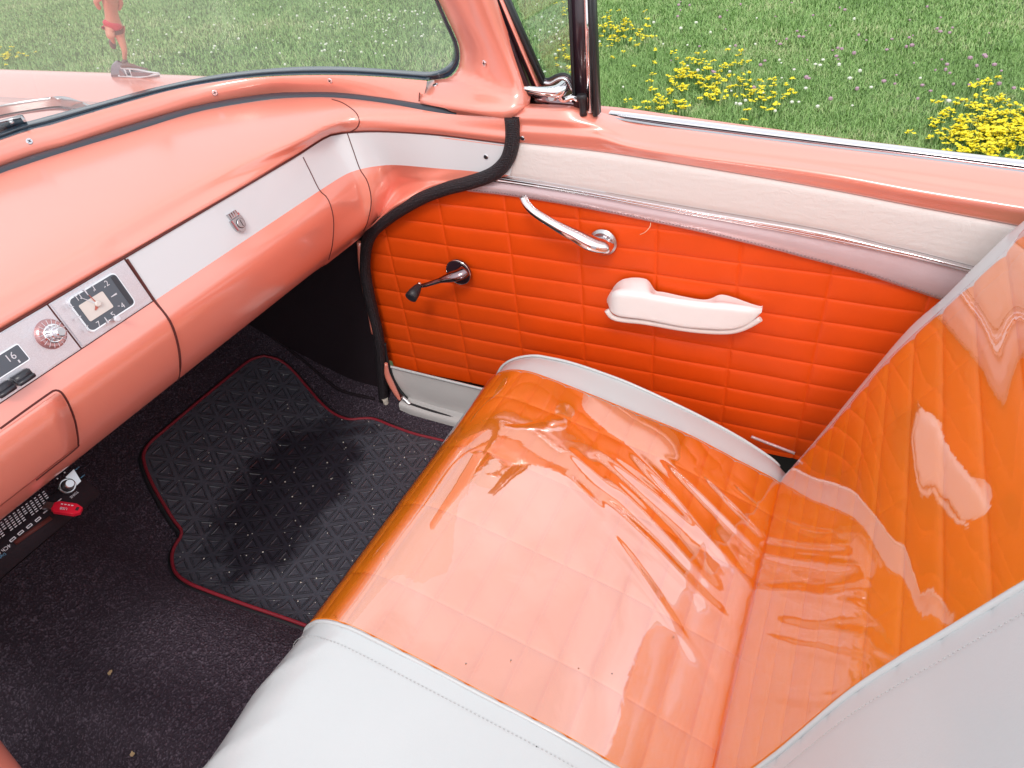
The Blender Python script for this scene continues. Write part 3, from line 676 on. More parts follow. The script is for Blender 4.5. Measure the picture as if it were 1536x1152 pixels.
# ash tray door: a panel 2 mm proud of the bulge with a dark gap round it
ot = [(-60, 686), (0, 643), (40, 614), (77, 588), (84, 585.5), (91, 588), (98, 597), (106, 613), (112, 630), (116, 650), (117, 666), (112, 674), (54, 720), (0, 762)]
O3 = [hitprof(PR, a, c) for a, c in ot[1:-1]]
b = MB(); b.tube(crv(O3, 70), .0015, M['gap'], 8); b.build('ashtray_gap', dash)
pr2 = [(y-.0012, z-.0002) for y, z in PR]; px0 = hitprof(PR, 117, 655)[0]; zt_, zb_ = hitprof(PR, 80, 590)[2], hitprof(PR, 54, 718)[2]
G = []
for i, (y, z) in enumerate(pr2):
    if zb_+.001 < z < zt_-.001:
        xe = np.interp(z, sorted([hitprof(PR, a, c)[2] for a, c in ot[4:12]]), [hitprof(PR, a, c)[0] for a, c in sorted(ot[4:12], key=lambda q: hitprof(PR, *q)[2])])-.004
        G.append([(x, y, z) for x in np.linspace(-.1, xe, 20)])
b = MB(); b.grid(G, M['paint']); b.build('ashtray_door', dash, solid=.002)
# ---- instruments on the strip
def SP(px, py, off=0.): return WP(px, py, np.array([0, *prof[0]])+ST_N*off, ST_N)
Ux = np.array([1., 0, 0]); Vy = np.array([0, prof[0][0]-prof[1][0], prof[0][1]-prof[1][1]]); Vy /= np.linalg.norm(Vy)
sc = SP(160, 455)
def plate(mb, x0, x1, mat, off0, off1, v0=.0, v1=1., bev=.002):
    A = np.array([0, *prof[1]]); L = np.linalg.norm(np.array(prof[0])-np.array(prof[1]))
    P = [Ux*x0+A+Vy*L*v0, Ux*x1+A+Vy*L*v0, Ux*x1+A+Vy*L*v1, Ux*x0+A+Vy*L*v1]
    mb.prism([p+ST_N*off0 for p in P], ST_N, off1-off0, mat, bev)
xsm = SP(96, 489)[0]
b = MB(); plate(b, xsm+.0012, .6195, M['brushed'], -.01, .002, .02, .985); b.build('clock_bezel', dash)
b = MB(); plate(b, -.12, xsm-.0012, M['brushed'], -.01, .002, .02, .985); b.build('radio_bezel', dash)
b = MB(); plate(b, -.3, .625, M['gap'], -.02, -.0005, 0, 1, 0); b.build('instrument_recess', dash)
def rrect(cx, cy, w, h, r, n=5):
    P = []
    for sx, sy, a0 in ((1, 1, 0), (-1, 1, 90), (-1, -1, 180), (1, -1, 270)):
        for k in range(n+1):
            a = math.radians(a0+90*k/n); P.append((cx+sx*(w/2-r)+r*math.cos(a), cy+sy*(h/2-r)+r*math.sin(a)))
    return P
def onstrip(P, O, off): return [O+Ux*p[0]+Vy*p[1]+ST_N*off for p in P]
# clock frame: corners measured on the photograph
c1, c2, c3, c4 = [SP(*p, .003) for p in [(100.5, 450), (171, 409), (202.5, 456), (134, 499)]]
cc = (c1+c2+c3+c4)/4; cw = (np.linalg.norm(c2-c1)+np.linalg.norm(c3-c4))/2; ch = (np.linalg.norm(c1-c4)+np.linalg.norm(c2-c3))/2
b = MB(); b.prism(onstrip(rrect(0, 0, cw+.0025, ch+.0025, .0075), cc, -.001), ST_N, .0035, M['chrome'], .001)
b.prism(onstrip(rrect(0, 0, cw-.0015, ch-.0015, .0065), cc, .0005), ST_N, .0026, M['dial'], 0)
cK = b.build('clock_frame', dash)
b = MB(); O = cc; pv = SP(145.5, 456, .006); pl = pv-cc; pu, pvv = pl @ Ux, pl @ Vy
b.prism(onstrip(rrect(pu-.003, pvv-.002, .041, .026, .002), cc, .0033), ST_N, .0006, M['dialface'])
for k in range(12):
    a = math.radians(90-30*k); ca, sa = math.cos(a), math.sin(a)
    t = min(.026/max(abs(ca), 1e-6), .018/max(abs(sa), 1e-6)); big = k % 3 == 0
    L = .010 if big else .0028; w = .0012 if big else .0006
    P0 = np.array([pu-.003+ca*t, pvv-.002+sa*t]); d = np.array([ca, sa]); q = np.array([-sa, ca])
    b.prism(onstrip([P0-q*w*.4, P0+d*L-q*w, P0+d*L+q*w, P0+q*w*.4], cc, .0034), ST_N, .0003, M['silk'])
    if not big:
        rx, ry = (.033, .0225)
        if k in (3, 6, 9): continue
        tt = min(rx/max(abs(ca), 1e-6), ry/max(abs(sa), 1e-6))
        text_mesh(b, str(k), cc+Ux*(pu-.003+ca*tt*.99)+Vy*(pvv-.002+sa*tt*.97)+ST_N*.0035, Ux, Vy, .0115, M['silk'])
for a, L, w, m_ in ((100, .016, .0011, 'hand_red'), (128, .022, .0009, 'silk'), (215, .010, .0030, 'hand_red')):
    a = math.radians(a); d = Ux*math.cos(a)+Vy*math.sin(a); q = np.cross(ST_N, d); C0 = cc+Ux*pu+Vy*pvv+ST_N*.0045
    b.prism([C0-q*w, C0+d*L-q*w*.3, C0+d*L+q*w*.3, C0+q*w], ST_N, .0004, M[m_])
b.disc(cc+Ux*pu+Vy*pvv+ST_N*.0045, ST_N, .0042, .0035, M['dialface'], 24, .001)
xr = cc+Ux*(cw/2-.010)
b.box(xr-Vy*(ch/2-.003)+ST_N*.0034, Ux*.0075, Vy*(ch-.006), ST_N*.0002, M['black_key'])
b.build('clock_dial', dash)
b = MB(); b.tube([SP(176, 478, .003), SP(176, 478, .012), SP(176, 478, .017)], [.003, .0035, .0045], M['chrome'], 14); b.disc(SP(176, 478, .017), ST_N, .0045, .003, M['silk'], 16, .001); b.build('clock_set_knob', dash)
# radio: tuning knob, display, keys
b = MB(); kc = SP(76, 501, .002)
b.disc(kc, ST_N, .0205, .006, M['pink_metal'], 40, .002, .019)
for k in range(18):
    a = k*math.tau/18; d = Ux*math.cos(a)+Vy*math.sin(a); b.box(kc+d*.0125+ST_N*.0062-np.cross(ST_N, d)*.0003, d*.0065, np.cross(ST_N, d)*.0006, ST_N*.0004, M['silk'])
kc2 = kc+ST_N*.006
b.disc(kc2, ST_N, .0135, .004, M['chrome'], 36, .001, .0128); b.disc(kc2+ST_N*.004, ST_N, .0105, .009, M['chrome'], 24, .001, .0085)
for k in range(12):
    a = k*math.tau/12; d = Ux*math.cos(a)+Vy*math.sin(a); b.tube([kc2+ST_N*.005+d*.0100, kc2+ST_N*.012+d*.0086], .0011, M['satin'], 6)
b.disc(kc2+ST_N*.013, ST_N, .0072, .010, M['chrome'], 28, .001, .0062); b.disc(kc2+ST_N*.0232, ST_N, .0052, .0004, M['satin'], 24)
b.build('radio_knob', dash)
b = MB(); dr, dl = SP(41, 539, .002), SP(26, 517, .002)
hgt = abs((dr-dl) @ Vy); rx = max(dr[0], dl[0])
cd = np.array([rx-.035, 0, 0]); mid = (dr+dl)/2; cd = mid*np.array([0, 1, 1])+Ux*(rx-.037)
b.prism(onstrip(rrect(0, 0, .076, hgt+.004, .003), cd, 0), ST_N, .002, M['chrome'], .0008); b.prism(onstrip(rrect(0, 0, .073, hgt+.001, .002), cd, .001), ST_N, .0014, M['dial'])
tx = SP(16, 536, .0045)
text_mesh(b, '16', tx, Ux, Vy, .014, M['silk']); b.box(tx+Ux*.004-Vy*.0115, Ux*.002, Vy*.004, ST_N*.0003, M['silk'])
b.build('radio_display', dash)
for a, c in (((31, 566), (34, 562)), ((2, 584), (4, 581))):
    b = MB(); q = SP(*a, .002); b.box(q-Ux*.0125-Vy*.006, Ux*.0235, Vy*.013, ST_N*.012, M['black_key'], .0015); b.box(q-Ux*.0125-Vy*.007+ST_N*.011, Ux*.0235, Vy*.006, ST_N*.004, M['black_key'], .001); b.build('radio_key', dash)
# glovebox crest lock
b = MB(); ec = SP(355, 334, .0)
def eo(P, off): return [ec+Ux*p[0]+Vy*p[1]+ST_N*off for p in P]
sh = [(-.0135, .008), (.0125, .008), (.0135, .0), (.0115, -.010), (.006, -.0165), (0, -.0185), (-.006, -.0165), (-.0115, -.010), (-.0135, 0)]
b.prism(eo(sh, 0), ST_N, .006, M['satin'], .0012)
b.prism(eo([(-.0135, .0075), (-.0115, .0075), (-.0095, -.011), (-.0115, -.010)], .0061), ST_N, .0006, M['red_badge'])
b.prism(eo([(-.010, .009), (-.0115, .019), (.0095, .019), (.0085, .009)], 0), ST_N, .003, M['satin'], .0005)
for k in range(4):
    x = -.0085+k*.0052; b.prism(eo([(x, .0095), (x-.0006, .0185), (x+.0026, .0185), (x+.0024, .0095)], .003), ST_N, .0008, M['chrome'], .0003); b.box(eo([(x+.0006, .011)], .0036)[0], Ux*.0009, Vy*.006, ST_N*.0003, M['black_key'])
b.box(eo([(.0095, .009)], 0)[0], Ux*.003, Vy*.004, ST_N*.003, M['red_badge'])
b.disc(eo([(.002, -.003)], .006)[0], ST_N, .0085, .0010, M['black_key'], 28); b.disc(eo([(.002, -.003)], .006)[0], ST_N, .0078, .0018, M['satin'], 28, .0006)
b.box(eo([(.0018, -.009)], .0076)[0], Ux*.0016, Vy*.012, ST_N*.0004, M['black_plastic'])
b.build('crest_lock', dash)
q = onmesh(729, 235, DN, .0003); screw(dash, q[0], q[1], .0048)

# ------------------------------------------------------------ car stereo under the dash
st = empty('car_stereo', (.4, 1.0, .65), car)
sR = WY(124, 706, 1.00)                                 # top right corner of the face
sn = np.array([0, -.78, .62]); sn /= np.linalg.norm(sn)
SVd = np.cross(sn, Ux); SVd /= np.linalg.norm(SVd)
if SVd[2] < 0: SVd = -SVd
def TP(px, py, off=0.): return WP(px, py, sR+sn*off, sn)
lowR = TP(133, 722); hF = abs((TP(84, 778)-sR) @ SVd)
xR = TP(126, 716)[0]; W = .19; hF = max(.045, hF)
b = MB(); b.box(sR*np.array([0, 1, 1])+Ux*(xR-W)-SVd*hF, Ux*W, SVd*(hF+.004), -sn*.14, M['kick_black'], .002); b.build('stereo_body', st)
b = MB()
kcs = TP(103, 729)
Pq = [TP(*p, .0006) for p in [(98, 716), (110.5, 704), (121.5, 722), (113, 730)]]
b.prism(Pq, sn, .0015, M['satin'], .0004)
b.disc(TP(101, 729, .0004), sn, .0125, .003, M['satin'], 40, .001, .0118); b.disc(TP(101, 729, .003), sn, .0095, .006, M['black_plastic'], 32, .001, .0088); b.disc(TP(101, 729, .004), sn, .0082, .016, M['satin'], 32, .0015, .0072)
b.build('stereo_knob', st)
b = MB()
def sb(px, py, w, h, m_='silk', off=.0008):
    q = TP(px, py, off); b.box(q-Ux*w/2-SVd*h/2, Ux*w, SVd*h, sn*.0003, M[m_])
ux = (TP(60, 745)-TP(20, 774)); 
for k in range(13):
    t = k/12; px, py = 66-t*76, 738+t*55
    for r in range(6 if k % 5 else 4):
        sb(px+r*1.9-1, py+r*3.0, .0042 if r else .003, .0013)
for px, py in ((57, 779), (44, 789), (31, 799), (19, 809)):
    q = TP(px, py, .0008); P = rrect(0, 0, .0085, .004, .0004, 1); Pi = rrect(0, 0, .006, .0018, .0002, 1)
    b.prism([q+Ux*p[0]+SVd*p[1] for p in P], sn, .0003, M['silk']); b.prism([q+Ux*p[0]+SVd*p[1]+sn*.0003 for p in Pi], sn, .0003, M['black_plastic'])
q1, q2 = TP(92, 748, .0008), TP(65, 770, .0008); b.tube([q1, q2], .0009, M['silk'], 6)
text_mesh(b, 'TONE', TP(111, 742, .0008), -Ux, -SVd, .0052, M['silk']); text_mesh(b, '4Ch', TP(9, 822, .0008), -Ux, -SVd, .0075, M['silk'])
text_mesh(b, 'O', TP(-3, 830, .0008), -Ux, -SVd, .0075, M['silk']); text_mesh(b, 'Digital', TP(2, 835, .0008), -Ux, -SVd, .005, M['blue_wire'])
for p in ((86, 718), (97, 709)): sb(*p, .002, .002)
b.build('stereo_lettering', st)
b = MB()
for p, q in (((113, 705), (119, 700)), ((121, 717), (127, 712))): b.tube([TP(*p, .001), TP(*q, .001)], .0007, M['blue_wire'], 6)
b.tube([TP(22, 815, .0006), TP(76, 777, .0006)], .0045, M['gap'], 4)
b.build('stereo_trim_lines', st)
# usb stick in its socket
us = TP(84, 757, .0); ud = (TP(99, 766, .045)-us)
u1 = ud/np.linalg.norm(ud); u2 = np.cross(u1, sn+np.array([0, 0, .2])); u2 /= np.linalg.norm(u2); u3 = np.cross(u2, u1); u3 *= np.sign(u3[2])
usb = tag(empty('usb_stick', tuple(us)), 'small red USB stick plugged into the black car stereo', 'usb stick')
cen = WP(101, 768, us+sn*.02, sn)
A_, B_ = WP(80, 762, us+sn*.012, sn), WP(123, 768, us+sn*.03, sn)
L_ = B_-A_; Ln = np.linalg.norm(L_); l1 = L_/Ln; tn = np.array([0, -.3, .95]); w1 = np.cross(l1, tn); w1 /= np.linalg.norm(w1); n1 = np.cross(w1, l1); n1 *= np.sign(n1[2]); 
wd = .0095
outl = [(0, -.6), (.12, -1), (.75, -1), (1, -.45), (1, .5), (.8, 1), (.12, 1), (0, .6)]
b = MB(); b.prism([A_+L_*p[0]+w1*wd*p[1] for p in outl], n1, .007, M['red_plastic'], .0012)
q = A_+L_*.86+n1*.0072; b.box(q-l1*.002-w1*.003, l1*.004, w1*.006, n1*.0002, M['black_plastic'])
o = b.build('stick_body', usb); o.matrix_parent_inverse = Matrix.Translation(-Vector(us))
b = MB(); text_mesh(b, 'USB', A_+L_*.42+n1*.0073+w1*.003, -l1, -w1 if (np.cross(-l1, -w1) @ n1) > 0 else w1, .006, M['silk']); 
for k in range(4): b.box(A_+L_*(.25+.12*k)+n1*.0072-w1*.005, l1*.0028, w1*.0016, n1*.0002, M['silk'])
o = b.build('stick_print', usb); o.matrix_parent_inverse = Matrix.Translation(-Vector(us))
b = MB(); b.box(A_-l1*.012-w1*.006+n1*.0012, l1*.012, w1*.012, n1*.0045, M['satin']); o = b.build('stick_plug', usb); o.matrix_parent_inverse = Matrix.Translation(-Vector(us))

# ------------------------------------------------------------ windshield surround
ws = empty('windshield', (1.0, 1.3, 1.05), car)
glpx = [(0, 200), (33, 187), (133, 160), (233, 133), (333, 113), (433, 103), (512, 102), (579, 106), (640, 110)]
rbpx = [(0, 210), (67, 190), (167, 160), (267, 133), (367, 117), (440, 112.5), (512, 112), (579, 115), (640, 120)]
fbpx = [(0, 247), (100, 215), (200, 183), (300, 155), (400, 138), (460, 136), (512, 137), (579, 145), (632, 153)]
def wrail(px, z, n=70, left=True):
    P = [WZ(a, c, z) for a, c in px]
    if left: v = P[0]-P[1]; P = [np.array([-.3, P[0][1]+.03, z]), np.array([.25, P[0][1]+.035, z])]+P
    return crv(P, n)
g0, g1, g2 = wrail(glpx, 1.075), wrail(rbpx, 1.072), wrail(fbpx, 1.038)
g2b = wrail([(a, c) for a, c in fbpx], 1.032)
b = MB(); mid = (g1+g2)/2+np.array([-.004, -.006, .004]); b.grid(rails([g1+np.array([0, .01, -.01]), g1, mid, g2, g2+np.array([.0, .012, -.012])], 14), M['paint']); b.build('lower_frame', ws)
b = MB(); ga = wrail(fbpx, 1.036); gb = crv([WZ(a, c, 1.03) for a, c in gaspx[:9]]+[WX(684, 171.5, 1.19)], 60)
gb = np.vstack([crv([np.array([-.3, 1.40, 1.03]), gb[0]], 12)[:-1], gb]); gb = crv(gb, 70); ga = crv(np.vstack([ga, [WX(660, 157, 1.21), WX(684, 170.5, 1.19)]]), 70)
b.grid(rails([ga+np.array([0, .02, -.006]), ga+np.array([0, .003, -.004]), (ga+gb)/2+np.array([0, -.001, .0035]), gb+np.array([0, -.001, .0005]), gb+np.array([0, 0, -.01])], 10), M['grey_rubber']); b.build('dash_gasket', ws)
corner = [WX(655, 109, 1.292), WX(670, 103, 1.29), WX(681, 90, 1.285), WX(681, 67, 1.275), WX(668, 37, 1.26), WX(652, 0, 1.24)]
corner.append(corner[-1]+(corner[-1]-corner[-2])*5)
GL = np.vstack([g0[:-1], crv([g0[-1]]+corner, 40)])
corner2 = [WX(655, 119, 1.288), WX(674, 114, 1.285), WX(688, 95, 1.28), WX(687, 67, 1.27), WX(673, 37, 1.255), WX(657, 0, 1.235)]
corner2.append(corner2[-1]+(corner2[-1]-corner2[-2])*5)
RB = np.vstack([g1[:-1], crv([g1[-1]]+corner2, 40)])
mid = (GL+RB)/2; mid[:, 2] += .003; mid[:, 0] -= .002
b = MB(); b.grid(rails([GL+np.array([.01, .008, 0]), GL, GL*.6+RB*.4+np.array([-.001, -.001, .002]), RB], 8), M['navy_rubber']); b.build('glass_rubber', ws)
b = MB(); b.tube(GL*.35+RB*.65+np.array([-.001, -.001, .003]), .0014, M['grey_rubber'], 6); b.build('rubber_lip', ws)
top = np.array([0, 0, 0.])
G = []
for t in np.linspace(0, 1, 14):
    row = []
    for p in crv(np.vstack([g0, [WX(660, 112, 1.31), WX(720, 118, 1.33)]]), 60):
        row.append(p+np.array([.028, .020, -.010])+np.array([-.13*(p[0]-.3)/1, -.26, .70])*t)
    G.append(row)
b = MB(); b.grid(G, M['windshield']); b.build('glass', ws)
# A pillar
rows = [((628, 152), (766, 177), 1.205, 1.183), ((631, 138), (783, 163), 1.235, 1.187), ((640, 122), (784, 152), 1.275, 1.195), ((672, 117), (780, 138), 1.282, 1.20), ((688, 100), (773, 117), 1.278, 1.20), ((689, 70), (761, 86), 1.268, 1.197), ((676, 38), (746, 46), 1.252, 1.19), ((658, 0), (730, 0), 1.232, 1.18)]
G = []
for (a, c, xl, xr_) in rows:
    r_ = []
    for t in np.linspace(0, 1, 9):
        px, py = a[0]+(c[0]-a[0])*t, a[1]+(c[1]-a[1])*t; x = xl+(xr_-xl)*t-.022*math.sin(math.pi*t)
        r_.append(WX(px, py, x))
    r_.append(r_[-1]+np.array([.03, -.002, 0])); r_.insert(0, r_[0]+np.array([.02, .01, -.005]))
    G.append(r_)
G = np.array(G); G = np.concatenate([G[:1]+np.array([.006, 0, -.006]), G, G[-1:]+(G[-1:]-G[-2:-1])*5])
b = MB(); b.grid(rails(G, 40), M['paint']); b.build('windshield_pillar', ws)
b = MB(); b.tube(crv([WX(634, 124, 1.268), WX(629, 139, 1.232), WX(628, 152, 1.207)], 12)+np.array([-.002, -.002, .001]), .001, M['gap'], 6); b.build('pillar_seam', ws)
for p in ((44, 212), (322, 139), (495, 121), (653, 128), (727, 95)):
    q = onmesh(*p, ['lower_frame', 'windshield_pillar'], .0002)
    if q: screw(ws, q[0], q[1], .0058)
# ------------------------------------------------------------ hood, fender, wiper
def zh(x, y):
    z = 1.005+.02*math.exp(-((x-.46)/.5)**2)-.012*max(0, y-1.6)
    if x > 1.19: t = (x-1.19)/.24; z = .998+.018*math.sin(min(1, t*1.0)*math.pi*.6)-.012*max(0, y-1.6)
    return z
b = MB(); yv = np.linspace(1.30, 3.4, 40)
b.grid([[(x, y, zh(x, y)) for x in np.linspace(-.75, 1.187, 40)] for y in yv], M['paint']); b.build('hood', car, solid=.006)
b = MB(); xs = [1.198, 1.23, 1.27, 1.31, 1.35, 1.385, 1.41, 1.425, 1.43, 1.44, 1.45, 1.44, 1.42]; dz = [0, 0, 0, 0, 0, -.002, -.008, -.018, -.03, -.12, -.3, -.5, -.7]
b.grid([[(x, y, zh(min(x, 1.40), y)+d) for x, d in zip(xs, dz)] for y in np.linspace(.98, 3.4, 40)], M['paint']); b.build('front_fender', car)
b = MB(); b.grid([[(1.1925+dx, y, .985) for dx in (-.01, .01)] for y in (1.2, 3.4)], M['gap']); b.build('fender_gap', car)
b = MB(); b.grid([[(x, y, .992) for x in np.linspace(-.75, 1.25, 10)] for y in np.linspace(1.02, 1.36, 6)], M['paint'], keep=lambda p: True); b.build('cowl', car)
b = MB(); P = [WZ(a, c, 1.06) for a, c in [(-60, 172), (0, 158), (40, 151), (78, 145.5), (98, 145), (115, 150), (138, 160)]]
Q = [WZ(a, c, 1.04) for a, c in [(-60, 185), (0, 170), (40, 163), (80, 158), (98, 159), (112, 161), (138, 163)]]
P_, Q_ = crv(P, 40), crv(Q, 40); b.grid(rails([P_+np.array([0, .01, -.02]), P_, (P_+Q_)/2+np.array([-.003, -.003, .006]), Q_, Q_+np.array([.0, .01, -.012])], 12), M['satin'])
b.tube(Q_+np.array([0, 0, -.006]), .004, M['dark_chrome'], 8); b.disc(WZ(88, 148, 1.062), (0, -.3, .95), .006, .003, M['satin'], 24, .001)
wa = empty('wiper', (1.0, 1.5, 1.0), car)
b.build('wiper_arm', wa)
b = MB(); b.tube([WZ(a, c, 1.078) for a, c in [(-60, 206), (0, 190), (37, 180)]], .011, M['navy_rubber'], 6); b.tube([WZ(a, c, 1.09) for a, c in [(-60, 197), (-20, 188), (12, 180), (33, 176), (37, 181)]], .0025, M['satin'], 8)
b.tube([WZ(15, 181, 1.09), WZ(20, 186, 1.084)], .004, M['satin'], 8); b.build('wiper_blade', wa)
# firewall, driver side, rear bulk so the interior is enclosed
b = MB(); b.grid([[(x, 1.78-.1*(z-.3), z) for x in np.linspace(-.4, 1.25, 8)] for z in np.linspace(.2, .99, 8)], M['kick_black']); b.build('firewall', car)
b = MB()
for y0_, y1_ in ((-.6, .95),): b.box((-.42, y0_, .25), (.12, 0, 0), (0, y1_-y0_, 0), (0, 0, .75), M['door_orange'], .02)
b.build('driver_door_trim', car)
CA, CB = EYE+ray(-75, 1085)*.98, EYE+ray(-2, 1195)*.80
b = MB(); b.tube([CA+(CA-CB)*2.2, CA, CB, CB+(CB-CA)*.6], .030, M['paint'], 24); b.build('steering_column', car)

# ------------------------------------------------------------ bench seat
seat = empty('bench_seat', (.42, .2, .25), car)
XE, XM = 1.04, 1.12
top_in = [(.004, .415), (.022, .444), (.066, .463), (.102, .476), (.131, .488), (.202, .514), (.305, .539), (.394, .560), (.472, .577), (.519, .583), (.557, .576), (.585, .558), (.612, .52), (.628, .46), (.628, .38), (.61, .28)]
top_out = [(.016, .394), (.055, .425), (.093, .451), (.125, .468), (.173, .488), (.309, .538), (.38, .555), (.45, .564), (.50, .562), (.54, .556), (.604, .523), (.633, .477), (.652, .42), (.655, .35), (.63, .27)]
nrow = [.529-k*.0475 for k in range(-3, 11)]; xcol = [.955-.148*k for k in range(9)]
Ci, Co = crv([(0, *p) for p in top_in], 600)[:, 1:], crv([(0, *p) for p in top_out], 600)[:, 1:]
XB = .418
def cush_prof(x, n, par):
    # par: parameter list 0..1 along the arc
    a = np.stack([np.interp(par, np.linspace(0, 1, 600), Ci[:, k]) for k in (0, 1)], 1)
    if x <= XE: 
        return a
    c = np.stack([np.interp(par, np.linspace(0, 1, 600), Co[:, k]) for k in (0, 1)], 1)
    t = (x-XE)/(XM-XE); s_ = 1-math.sqrt(max(0, 1-min(1, t)**2.2))*1.0
    return a+(c-a)*(.25*t+.75*s_)
# arc positions where the cross pleats fall
par_rows = [i/599 for yv_ in nrow for i in [int(np.argmin(abs(Ci[:, 0]-yv_)+(0 if True else 0)))] if 0 < i < 470]
Lc = np.sum(np.linalg.norm(np.diff(Ci, axis=0), axis=1))
par = grooves(0, 1, par_rows, .011/Lc, .0055/Lc)
xsC = np.concatenate([grooves(-.22, XB-.004, [], .008), grooves(XB+.0035, 1.036, [c_ for c_ in xcol if XB+.02 < c_ < 1.02], .012, .0055), [1.045, 1.055, 1.066, 1.078, 1.09, 1.1, 1.108, 1.114, 1.118, 1.12]])
def wrink(x, y):                                # gathers of the vinyl near the crease
    h = 0
    for (x0_, y0_, x1_, y1_, w_, a_) in WR:
        dx, dy = x1_-x0_, y1_-y0_; L = math.hypot(dx, dy); ux_, uy_ = dx/L, dy/L
        t = ((x-x0_)*ux_+(y-y0_)*uy_)/L; d = -(x-x0_)*uy_+(y-y0_)*ux_
        if -.15 < t < 1.15: h += a_*math.exp(-(d/w_)**2)*max(0, 1-((t-.5)/.65)**2)
    return h
WR = [(.90, .30, .82, .10, .011, .0022), (.93, .255, .79, .04, .010, .0026), (.945, .20, .86, .03, .009, .0024), (.86, .30, .75, .09, .012, .0026), (.80, .27, .70, .05, .013, .0022), (.965, .15, .90, .03, .008, .0018), (.74, .24, .60, .05, .009, .0018), (.985, .11, .955, .03, .008, .0016), (.875, .36, .83, .27, .008, .0016), (.82, .345, .78, .27, .008, .0014)]
def cushG(off, xs_, par_, cover=False):
    G = []
    for x in xs_:
        pf = cush_prof(x, 0, par_); tg = np.gradient(pf, axis=0); tg /= np.linalg.norm(tg, axis=1)[:, None]+1e-9; nn = np.stack([-tg[:, 1], tg[:, 0]], 1); row = []
        if nn[len(nn)//2, 1] < 0: nn = -nn
        for (y, z), n_, p_ in zip(pf, nn, par_):
            h = off
            crown = .006*math.sin(math.pi*min(1, max(0, (x-XB)/(XE-XB))))
            if XB < x < 1.04:
                d1 = gd(x, xcol) if p_ < .78 else gd(x, xcol); d2 = gd(p_*Lc, [q*Lc for q in par_rows])
                if not cover: h += .0042*(1-math.exp(-(min(d1, d2)/.0046)**1.2))-.0014
                else: h += .0020
                h += .6*wrink(x, y) if not cover else 1.05*wrink(x, y)
            elif x < XB: h += .003+.0025*math.sin(x*31+y*8)*max(0, (y-.35)*3)+.0028*max(0, math.sin(x*52+y*60))**3*math.exp(-((y-.57)/.045)**2)+.0012*math.sin(x*17+y*26)*math.sin(y*19-x*6)
            if cover: h += (.0003*math.sin(x*41+y*13)*math.sin(y*37-x*7)+.0007*math.sin(x*13-y*9)*math.sin(y*15+x*4))*(1+.9*math.exp(-((x-.72)/.07)**2-((y-.42)/.08)**2))
            row.append((x, y+n_[0]*h, z+n_[1]*h))
        G.append(row)
    return G
def cmat(p): return M['seat_orange'] if XB < p[0] < XE else M['white_vinyl']
Gc = np.array(cushG(0, xsC, par))
end = Gc[-1].copy(); e2 = end.copy(); e2[:, 2] = np.minimum(e2[:, 2], .27+.0*e2[:, 2]); e2[:, 0] = 1.115
Gc = np.concatenate([Gc, e2[None]])
b = MB(); b.grid(Gc, M['seat_orange'], matf=cmat); cushion = b.build('seat_cushion', seat)
b = MB()
pp = np.linspace(0, .97, 140)
for x_, m_, r_ in ((XB-.001, 'white_vinyl', .003),):
    b.tube([(x_, p[0], p[1]+.003) for p in cush_prof(x_, 0, pp)], r_, M[m_], 8)
b.build('border_piping', seat); b = MB()
b.tube([(XE, p[0], p[1]+.001) for p in cush_prof(XE, 0, pp)], .0018, M['seat_orange'], 6)
b.build('edge_seam', seat); b = MB()
C = [(XB-.028, p[0], p[1]+.0058) for p in cush_prof(XB, 0, np.linspace(0, .97, 300))]
for i in range(0, 298, 2): b.tube([C[i], C[i+1]], .0005, M['stitch_w'], 4)
b.build('cushion_stitching', seat); b = MB()
b.tube([(1.113, p[0]+.002, p[1]+.003) for p in cush_prof(1.113, 0, np.linspace(.02, .95, 100))], .0028, M['white_vinyl'], 8)
b.build('cushion_piping', seat)
# backrest
bi = [(.002, .40), (.012, .444), (-.012, .51), (-.053, .611), (-.096, .729), (-.129, .801), (-.149, .84), (-.183, .907), (-.201, .943), (-.216, .985), (-.236, 1.04), (-.27, 1.075), (-.33, 1.08), (-.38, 1.04)]
bo = [(.022, .37), (.018, .403), (-.010, .48), (-.034, .547), (-.080, .678), (-.117, .777), (-.149, .837), (-.171, .886), (-.197, .941), (-.215, .973), (-.24, 1.025), (-.275, 1.055), (-.33, 1.06), (-.38, 1.03)]
Bi, Bo = crv([(0, *p) for p in bi], 600)[:, 1:], crv([(0, *p) for p in bo], 600)[:, 1:]
LB = np.sum(np.linalg.norm(np.diff(Bi, axis=0), axis=1))
zrow = [.50, .55]+[.60+.049*k for k in range(9)]
prb = [int(np.argmin(abs(Bi[:430, 1]-z)))/599 for z in zrow]
parb = grooves(0, 1, prb, .012/LB, .006/LB)
def xbord(z): return .446+(z-.57)*.12
XEb = 1.04
